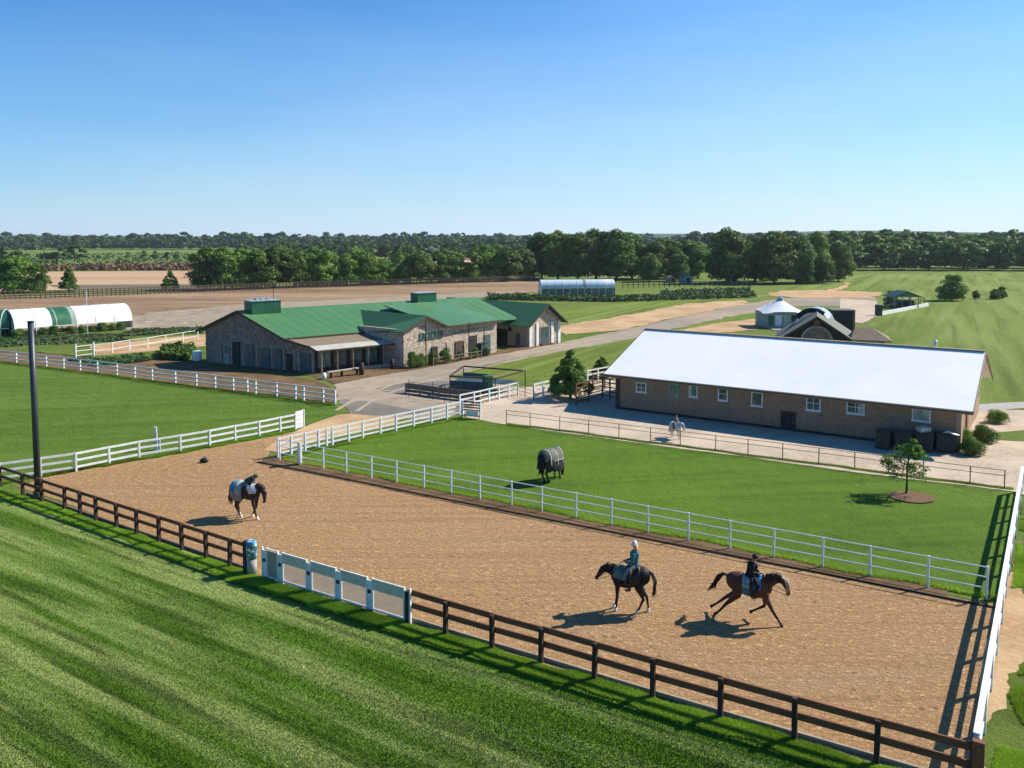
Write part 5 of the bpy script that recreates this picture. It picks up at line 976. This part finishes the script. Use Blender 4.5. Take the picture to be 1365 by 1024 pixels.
def horse(name, label, p, heading, mt, legs, neck, head, tail, mane_m, scale=1, hoof=None):
    t = thing(name, label, 'horse', p); t.rotation_euler = (0, 0, heading); t.scale = (scale,)*3
    b = MB(); b.tube([(x, 0, z) for x, z, w_, h in TRUNK], [(w_, h) for x, z, w_, h in TRUNK], 16)
    b.tube([(x, 0, z) for x, z, w_, h in neck], [(w_, h) for x, z, w_, h in neck], 14)
    b.tube([(x, 0, z) for x, z, w_, h in head], [(w_, h) for x, z, w_, h in head], 12)
    hx, hz = head[0][0], head[0][1]; dx = head[0][0]-head[2][0]; dz = head[0][1]-head[2][1]; ln = math.hypot(dx, dz); dx /= ln; dz /= ln
    for s in (-1, 1):
        b.tube([(hx, s*.05, hz+.04), (hx+dx*.1, s*.075, hz+.04+max(.05, dz*.1)), (hx+dx*.17, s*.08, hz+.06+max(.09, dz*.2))], [.045, .035, .012], 6)
    for lg in legs:
        s, jt = lg; b.tube([(x, s*(.14 if i < 2 else .12), z) for i, (x, z, r) in enumerate(jt)], [r for x, z, r in jt], 10)
    child('body', remeshed('body', b, mt, .021), t)
    for s, jt in legs:
        a, c = Vector((jt[-2][0], s*.12, jt[-2][1])), Vector((jt[-1][0], s*.12, jt[-1][1]-.012)); m_h = MB(); m_h.tube([lerp(a, c, -.5 if hoof else .45), lerp(a, c, .45), c], [.05, .055, .075], 9); child('hoof', m_h.mesh('hoof', hoof or M['darkwall'], True), t)
    # tail and mane as bundles of strands
    b = MB()
    for k in range(26):
        q = [Vector((x, random.gauss(0, .02+.03*i), z))+Vector((random.gauss(0, .012*i+.008), 0, random.gauss(0, .012*i+.008))) for i, (x, z) in enumerate(tail)]; b.tube(q, [.035]+[.024]*(len(q)-2)+[.005], 5)
    child('tail', b.mesh('tail', mane_m, True), t)
    b = MB()
    for k in range(30):
        f = k/29*(len(neck)-1.01); i = int(f); f -= i; a, c = neck[i], neck[i+1]; x = a[0]+(c[0]-a[0])*f; z = a[1]+(c[1]-a[1])*f; h = a[3]+(c[3]-a[3])*f; w_ = a[2]+(c[2]-a[2])*f
        tx, tz = c[0]-a[0], c[1]-a[1]; tl = math.hypot(tx, tz); nx, nz_ = -tz/tl, tx/tl; s = random.choice((-1, -1, 1)); px, pz = x+nx*h, z+nz_*h
        b.tube([(px, 0, pz), (px+nx*.02, s*w_*.7, pz-.02*nz_), (px-nx*.08+random.gauss(0, .02), s*(w_+.03), pz-nz_*.08-.08), (px-nx*.12+random.gauss(0, .03), s*(w_+.02), pz-.24)], [.03, .028, .02, .006], 5)
    b.tube([(head[0][0], 0, head[0][1]+head[0][3]*.8), lerp(Vector((head[0][0], 0, head[0][1])), Vector((head[1][0], 0, head[1][1])), .9)+Vector((.05, 0, .08))], [.05, .02], 6)
    child('mane', b.mesh('mane', mane_m, True), t)
    # bridle: nose band, cheek bands and reins; eyes
    br = MB(); h1, h2, h3 = head[1], head[-2], head[2]
    for hh in (h2, h1):
        d = Vector((head[-1][0]-head[0][0], 0, head[-1][1]-head[0][1])).normalized(); a = Vector((0, 1, 0)); c = a.cross(d); ct = Vector((hh[0], 0, hh[1])); ring = [ct+a*math.cos(k*.5236)*(hh[2]+.008)+c*math.sin(k*.5236)*(hh[3]+.008) for k in range(13)]; br.tube(ring, .011, 5)
    for s in (-1, 1):
        br.tube([(h2[0], s*(h2[2]+.01), h2[1]), (h1[0], s*(h1[2]+.012), h1[1])], .01, 5); br.tube([(h2[0], s*(h2[2]+.015), h2[1]-.03), ((h2[0]+.3)/2, s*.24, (h2[1]+1.5)/2-.05), (.28, s*.12, 1.66)], .009, 5)
    child('bridle', br.mesh('bridle', M['saddle'], True), t)
    for s in (-1, 1):
        e = MB(); ct = lerp(Vector((h1[0], 0, h1[1])), Vector((head[0][0], 0, head[0][1])), .35)+Vector((.03, s*(h1[2]*.88), .02)); e.tube([ct-Vector((0, .02, 0)), ct, ct+Vector((0, .02, 0))], [.012, .024, .01], 8); child('eye', e.mesh('eye', M['darkwall'], True), t)
    return t
def rug(par, name, x0, x1, hang, mt, grow=.03, n=9, flare=.02):
    b = MB(); A = 22; rows_ = []
    for i in range(n+1):
        x = x0+(x1-x0)*i/n
        for j in range(len(TRUNK)-1):
            if TRUNK[j][0] <= x <= TRUNK[j+1][0]: break
        f = (x-TRUNK[j][0])/(TRUNK[j+1][0]-TRUNK[j][0]); zc, w_, h = [TRUNK[j][k]+(TRUNK[j+1][k]-TRUNK[j][k])*f for k in (1, 2, 3)]
        w_ = max(w_, .12)+grow; h = max(h, .15)+grow; r = []
        for k in range(A+1):
            a = math.pi*k/A; y = math.cos(a)*w_; z = zc+math.sin(a)*h; r.append((x, y, z))
        zz = zc-hang*(1+.05*math.sin(i*2.1)); r = [(x, w_+flare, zz)]+r+[(x, -w_-flare, zz)]; rows_.append(r)
    W = A+3
    for r in rows_: b.v += r
    for r in rows_: b.v += [(x, y*.955, z-.012) for x, y, z in r]
    T = (n+1)*W
    for i in range(n):
        for k in range(W-1):
            q = (i*W+k, i*W+k+1, (i+1)*W+k+1, (i+1)*W+k); b.f.append(q); b.f.append(tuple(T+v for v in q[::-1])); b.m += [0, 0]
    for i in (0, n):
        for k in range(W-1): b.f.append((i*W+k, i*W+k+1, T+i*W+k+1, T+i*W+k)); b.m.append(0)
    for k in (0, W-1):
        for i in range(n): b.f.append((i*W+k, (i+1)*W+k, T+(i+1)*W+k, T+i*W+k)); b.m.append(0)
    return child(name, b.mesh(name, mt, True), par)
def saddle(par, x=0):
    b = MB(); b.tube([(x-.25, 0, 1.53), (x-.2, 0, 1.55), (x, 0, 1.51), (x+.18, 0, 1.53), (x+.24, 0, 1.58)], [(.1, .03), (.17, .06), (.13, .05), (.1, .05), (.05, .03)], 12)
    for s in (-1, 1): b.tube([(x, s*.16, 1.5), (x+.05, s*.31, 1.3), (x+.05, s*.33, 1.05)], [(.03, .17), (.02, .16), (.018, .1)], 8)
    sd = child('saddle', b.mesh('saddle', M['saddle'], True), par)
    for s in (-1, 1):
        b = MB(); b.tube([(x+.05, s*.34, 1.3), (x+.12, s*.37, .93)], .012, 5); b.tube([(x+.06, s*.31, .87), (x+.12, s*.37, .95), (x+.18, s*.43, .87), (x+.06, s*.31, .87)], .012, 5); child('stirrup', b.mesh('stirrup', M['silver'], True), sd)
def rider(name, label, horse_t, x, lean, jm, bm, hm, helmet_m, arms=(.34, 1.72), scale=1.0, hair=None, zs=0):
    t = thing(name, label, 'person', horse_t.location); t.rotation_euler = horse_t.rotation_euler; t.scale = horse_t.scale
    S = scale; z0 = 1.62+zs
    def U(px, py, pz):  # upper body point, leaned about the pelvis
        a = lean; dx, dz = px, pz-1.62; return Vector((x+S*(dx*math.cos(a)+dz*math.sin(a)), py*S, z0+S*(-dx*math.sin(a)+dz*math.cos(a))))
    def Lw(px, py, pz): return Vector((x+px*S, py*(.4+.6*S) if S < 1 else py, z0+(pz-1.62)*S))
    def torso(g): return [U(0, 0, 1.60), U(-.01, 0, 1.72), U(0, 0, 1.86), U(.0, 0, 2.02), U(0, 0, 2.13)], [(.155+g, .12+g), (.135+g, .10+g), (.155+g, .115+g), (.175+g, .11+g), (.09+g, .07+g)]
    hands = []
    def arm(s): return [U(0, s*.17, 2.07), U(.03, s*.225, 1.94), U(.04, s*.24, 1.80), Vector((x+arms[0]*.6*S, s*.17*S, z0+(arms[1]-1.62)*S*.9+.02)), Vector((x+arms[0]*S, s*.07, z0+(arms[1]-1.62)*S))]
    def leg(s): return [Lw(0, s*.1, 1.6), Lw(.2, s*.25, 1.5), Lw(.34, s*.33, 1.3), Lw(.24, s*.37, 1.08), Lw(.12, s*.38, .94)]
    b = MB(); P_, r_ = torso(0); b.tube(P_, r_, 14)
    b.tube([U(0, 0, 2.1), U(.01, 0, 2.2)], [.055, .05], 10)
    hc = U(.02, 0, 2.30); b.tube([hc+Vector((0, 0, z*S)) for z in (-.125, -.09, -.02, .06, .105, .12)], [(.045, .05), (.065, .075), (.078, .095), (.078, .098), (.05, .065), (.01, .01)], 14)
    b.tube([hc+Vector((.085, 0, .02)), hc+Vector((.115, 0, -.02)), hc+Vector((.09, 0, -.035))], [.014, .018, .01], 6)
    for s in (-1, 1):
        A_ = arm(s); b.tube(A_, [.055, .05, .042, .034, .026], 9); h = A_[-1]; d = (A_[-1]-A_[-2]).normalized(); b.tube([h-d*.01, h+d*.05, h+d*.085], [(.022, .035), (.018, .042), (.016, .038)], 8)
        for k, ln in enumerate((.06, .075, .078, .07)):
            o_ = Vector((0, 0, (.5-k/3)*.062)); p_ = h+d*.08+o_; b.tube([p_, p_+d*ln*.4, p_+d*ln*.65+Vector((0, -s*.022, 0)), p_+d*ln*.45+Vector((0, -s*.042, 0))], [.0095, .009, .0085, .007], 6)
        p_ = h+d*.03+Vector((0, -s*.01, .03)); b.tube([p_, p_+d*.03+Vector((0, -s*.02, .015)), p_+d*.06+Vector((0, -s*.035, .005))], [.011, .010, .008], 6)
        L_ = leg(s); b.tube(L_, [.085, .08, .06, .052, .038], 10); b.tube([L_[-1], Lw(.13, s*.385, .90), Lw(.27, s*.39, .885)], [.04, .045, .03], 8)
    child('body', remeshed('body', b, hm, .0125, 1), t)
    b = MB(); P_, r_ = torso(.022); b.tube(P_, r_, 14)
    for s in (-1, 1): b.tube(arm(s)[:-1]+[lerp(arm(s)[-2], arm(s)[-1], .8)], [.075, .068, .058, .05, .042], 10)
    child('jacket', remeshed('jacket', b, jm, .016), t)
    b = MB(); b.tube([U(0, 0, 1.55), U(0, 0, 1.68)], [(.165, .135), (.15, .115)], 12)
    for s in (-1, 1): L_ = leg(s); b.tube(L_[:3]+[lerp(L_[2], L_[3], .5)], [.105, .098, .074, .066], 10)
    child('breeches', remeshed('breeches', b, bm, .016), t)
    for s in (-1, 1):
        b = MB(); L_ = leg(s); b.tube([lerp(L_[2], L_[3], .4), L_[3], L_[4], Lw(.11, s*.38, .9)], [.072, .066, .05, .048], 10); b.tube([Lw(.08, s*.38, .895), Lw(.2, s*.385, .885), Lw(.31, s*.39, .88)], [.045, .045, .028], 9); child('boot', remeshed('boot', b, M['saddle'], .014, 1), t)
    b = MB(); b.tube([hc+Vector((-.005, 0, z*S)) for z in (.0, .05, .11, .145, .152)], [(.095, .115), (.1, .12), (.085, .1), (.045, .055), (.006, .006)], 16); b.tube([hc+Vector((.08, 0, .03)), hc+Vector((.15, 0, .01))], [(.075, .012), (.045, .008)], 8)
    child('helmet', b.mesh('helmet', helmet_m, True), t)
    if hair:
        b = MB()
        for k in range(14): y = random.gauss(0, .035); b.tube([hc+Vector((-.08, y, 0)), hc+Vector((-.12, y*1.3, -.1)), hc+Vector((-.11, y*1.5, -.24))], [.02, .016, .004], 5)
        child('hair', b.mesh('hair', hair, True), t)
    for s in (-1, 1):
        e = MB(); c_ = hc+Vector((.088, s*.032, .015)); e.tube([c_-Vector((.008, 0, 0)), c_+Vector((.004, 0, 0))], [.012, .006], 6); child('eye', e.mesh('eye', M['darkwall'], True), t)
    return t
M['saddle'] = pm('black_leather', (.012, .01, .009), (.03, .022, .018), 6, .45)
for k_, c_, r_ in (('cloth_green', (.02, .06, .045), .8), ('cloth_teal', (.035, .16, .18), .8), ('cloth_white', (.68, .68, .66), .8), ('cloth_grey', (.20, .20, .19), .85), ('cloth_palegrey', (.36, .40, .36), .85), ('cloth_black', (.008, .008, .009), .8), ('cloth_blue', (.05, .30, .55), .75), ('cloth_beige', (.26, .23, .19), .8), ('cloth_sage', (.10, .17, .13), .85), ('cloth_rug', (.13, .12, .10), .85), ('cloth_rugdark', (.035, .028, .024), .85), ('skin', (.45, .26, .18), .6), ('hair_pale', (.5, .38, .24), .7), ('hair_black', (.012, .01, .009), .6), ('hair_white', (.6, .58, .54), .7)):
    M[k_] = pm(k_, c_, tuple(x*.72 for x in c_), 7, r_, .3, .01)
c_black = coat('coat_black', (.008, .007, .007), (.014, .011, .010), (.008, .007, .007)); c_bay = coat('coat_bay', (.10, .04, .02), (.07, .026, .014), (.012, .008, .007), .72); c_dark = coat('coat_dark_bay', (.03, .018, .014), (.05, .026, .018), (.02, .011, .009)); c_white = coat('coat_white', (.62, .61, .58), (.5, .49, .46), (.42, .40, .37))
def sh(j, dxs): return [(x+d, z, r) for (x, z, r), d in zip(j, dxs)]
NECK_LOW = [(.42, 1.26, .17, .27), (.62, 1.36, .12, .21), (.82, 1.40, .09, .165), (.98, 1.42, .075, .125)]
HEAD_LOW = [(.95, 1.44, .075, .1), (1.05, 1.36, .095, .135), (1.16, 1.24, .075, .10), (1.26, 1.11, .055, .075), (1.32, 1.03, .05, .06), (1.345, .99, .03, .035)]
# black horse walking left with a rider
hb_ = at(838, 815); hd = math.atan2(.30, -1.1)
h2 = horse('horse', 'black horse with white feet facing left, sage cloth over its withers, in the arena', hb_, hd, c_black, [(1, sh(FRONT, (0, 0, 0, 0, .02, .02, .02))), (-1, sh(FRONT, (0, 0, .03, .03, .10, .12, .12))), (1, sh(HIND, (0, 0, .02, .04, .16, .2, .22))), (-1, sh(HIND, (0, 0, -.04, -.06, -.16, -.2, -.2)))], NECK_LOW, HEAD_LOW,
    [(-.8, 1.42), (-.93, 1.38), (-1.03, 1.15), (-1.02, .9), (-1.0, .68)], M['hair_black'], 1.04, hoof=M['cloth_white'])
h2.scale = (.87, 1.02, 1.04)
rug(h2, 'sage_cloth', .12, .62, -.02, M['cloth_sage'], .02); rug(h2, 'saddle_cloth', -.45, .08, .12, M['saddle'], .018); saddle(h2, -.16)
rider('person', 'rider upright on the black horse in a teal jacket with pale helmet and grey breeches', h2, -.2, -.04, M['cloth_teal'], M['cloth_grey'], M['skin'], M['cloth_white'], hair=M['hair_pale'])
# bay horse cantering right
hb_ = at(1000, 827); hd = math.atan2(-.42, 1.0)
NECK_ARCH = [(.42, 1.26, .17, .27), (.62, 1.44, .125, .22), (.84, 1.56, .095, .175), (1.02, 1.55, .075, .13)]
HEAD_DOWN = [(.98, 1.56, .075, .11), (1.12, 1.49, .095, .135), (1.2, 1.34, .075, .10), (1.25, 1.19, .055, .075), (1.27, 1.1, .05, .06), (1.27, 1.05, .03, .035)]
h3 = horse('horse', 'brown horse cantering right with tucked head, pale mane and dark flying tail', hb_, hd, c_bay,
    [(1, [(.46, 1.06, .14), (.44, .86, .095), (.48, .56, .058), (.45, .51, .053), (.14, .33, .036), (.04, .27, .045), (-.03, .21, .06)]), (-1, [(.50, 1.06, .14), (.56, .86, .095), (.76, .50, .058), (.79, .46, .054), (1.0, .17, .037), (1.06, .08, .046), (1.10, 0, .062)]),
     (1, [(-.5, 1.15, .2), (-.42, .88, .15), (-.78, .66, .078), (-.88, .60, .062), (-1.2, .33, .04), (-1.33, .24, .045), (-1.42, .18, .06)]), (-1, [(-.5, 1.15, .2), (-.44, .86, .15), (-.72, .58, .078), (-.8, .51, .062), (-1.06, .2, .04), (-1.16, .11, .046), (-1.24, .04, .062)])],
    NECK_ARCH, HEAD_DOWN, [(-.8, 1.42), (-.98, 1.44), (-1.15, 1.28), (-1.28, 1.05), (-1.42, .86)], M['hair_black'], 1.03)
h3.scale = (.96, 1.03, 1.03)
rug(h3, 'saddle_cloth', -.28, .0, .2, M['cloth_teal'], .02); rug(h3, 'pale_pad', -.26, -.02, -.16, M['cloth_palegrey'], .03); rug(h3, 'front_cloth', .1, .36, -.08, M['cloth_blue'], .02); saddle(h3, .03)
b = MB()
for k in range(26):
    a = random.random(); y = random.gauss(0, .05); b.tube([(1.0+.15*a, y, 1.66-.06*a), (1.12+.14*a, y*1.6, 1.6-.1*a), (1.2+.1*a, y*2, 1.38), (1.18+.08*a, y*2, 1.05+.1*a)], [.03, .026, .018, .005], 5)
child('forelock', b.mesh('forelock', M['hair_pale'], True), h3)
rider('person', 'rider leaning forward on the cantering brown horse, dressed all in black', h3, -.02, .22, M['cloth_black'], M['cloth_black'], M['skin'], M['cloth_black'], scale=.86, zs=-.04)
# rugged dark horse at the left end, rider crouched low
hb_ = at(330, 690); hd = math.atan2(-.35, 1.0)
h1 = horse('horse', 'dark horse in a grey, blue and white rug at the left end of the sand', hb_, hd, c_dark, [(1, sh(FRONT, (0, 0, -.04, -.05, -.22, -.28, -.3))), (-1, sh(FRONT, (0, 0, .04, .05, .14, .17, .19))), (1, sh(HIND, (0, 0, 0, 0, .02, .02, .02))), (-1, sh(HIND, (0, 0, .06, .08, .22, .3, .32)))],
    [(.40, 1.28, .17, .27), (.58, 1.38, .13, .22), (.76, 1.38, .10, .18), (.9, 1.30, .08, .14)], [(.88, 1.33, .075, .11), (.97, 1.2, .095, .135), (.99, 1.04, .075, .10), (.98, .88, .055, .075), (.96, .79, .05, .06), (.95, .75, .03, .035)],
    [(-.8, 1.42), (-.9, 1.35), (-.93, 1.1), (-.92, .85), (-.9, .6)], M['hair_black'], 1.0, hoof=M['cloth_white'])
h1.scale = (.98, 1.08, 1.06)
rug(h1, 'grey_rug', -.82, -.02, .36, M['cloth_beige'], .05); rug(h1, 'blue_patch', -.74, -.5, -.1, M['cloth_blue'], .065); rug(h1, 'pale_band', -.4, -.12, .1, M['cloth_palegrey'], .065); rug(h1, 'white_neck_rug', .34, .66, -.05, M['cloth_white'], .06); saddle(h1, .12)
rider('person', 'rider crouched low in dark green over the neck of the rugged horse', h1, .02, 1.05, M['cloth_green'], M['cloth_grey'], M['skin'], M['cloth_green'], arms=(.5, 1.66), scale=.8)
# horse seen from behind on the paddock lawn
hb_ = at(735, 641); hd = math.atan2(.8, .62)
h4 = horse('horse', 'dark horse in a bulky strapped grey rug grazing on the paddock lawn', hb_, hd, c_dark, [(1, sh(FRONT, (0, 0, 0, 0, 0, 0, 0))), (-1, sh(FRONT, (0, 0, .02, .02, .1, .1, .1))), (1, sh(HIND, (0, 0, 0, 0, .1, .12, .12))), (-1, sh(HIND, (0, 0, .03, .03, .15, .17, .17)))],
    [(.42, 1.2, .17, .25), (.62, 1.08, .12, .2), (.8, .84, .09, .16), (.92, .62, .075, .12)], [(.9, .66, .075, .1), (.96, .5, .095, .13), (.98, .34, .075, .10), (.98, .2, .055, .075), (.97, .12, .05, .05), (.96, .09, .03, .03)],
    [(-.8, 1.42), (-.9, 1.3), (-.93, 1.05), (-.92, .8), (-.9, .55)], M['hair_black'], 1.08)
rug(h4, 'lower_rug', -.83, .68, .60, M['cloth_rugdark'], .09, 12, .08); rug(h4, 'upper_rug', -.84, .66, .02, M['cloth_rug'], .11, 12)
for x in (-.62, -.1, .4): rug(h4, 'strap', x, x+.06, .3, M['cloth_palegrey'], .125, 2)
b = MB()
for s in (-1, 1): b.tube([(-.84, s*.26, 1.22), (-.3, s*.44, 1.14), (.3, s*.45, 1.12), (.64, s*.28, 1.1)], .022, 5)
child('surcingle', b.mesh('surcingle', M['cloth_palegrey'], True), h4)
# white pony in the yard
hb_ = at(901, 585); hd = math.atan2(-1.0, .5)
h5 = horse('pony', 'small white pony facing the camera in the sunny yard by the rusty pipe fence', hb_, hd, c_white, [(1, FRONT), (-1, sh(FRONT, (0, 0, .03, .05, .1, .12, .12))), (1, HIND), (-1, sh(HIND, (0, 0, .03, .05, .12, .14, .14)))], NECK_ARCH, HEAD_DOWN, [(-.8, 1.42), (-.9, 1.35), (-.95, 1.1), (-.92, .8), (-.9, .5)], M['hair_white'], .68)
saddle(h5, 0); rug(h5, 'saddle_cloth', -.3, .22, .2, M['cloth_palegrey'], .02)
rider('person', 'child rider in a beige top and dark helmet on the small white pony', h5, -.02, .03, M['cloth_beige'], M['cloth_white'], M['skin'], M['trim'], scale=.82)
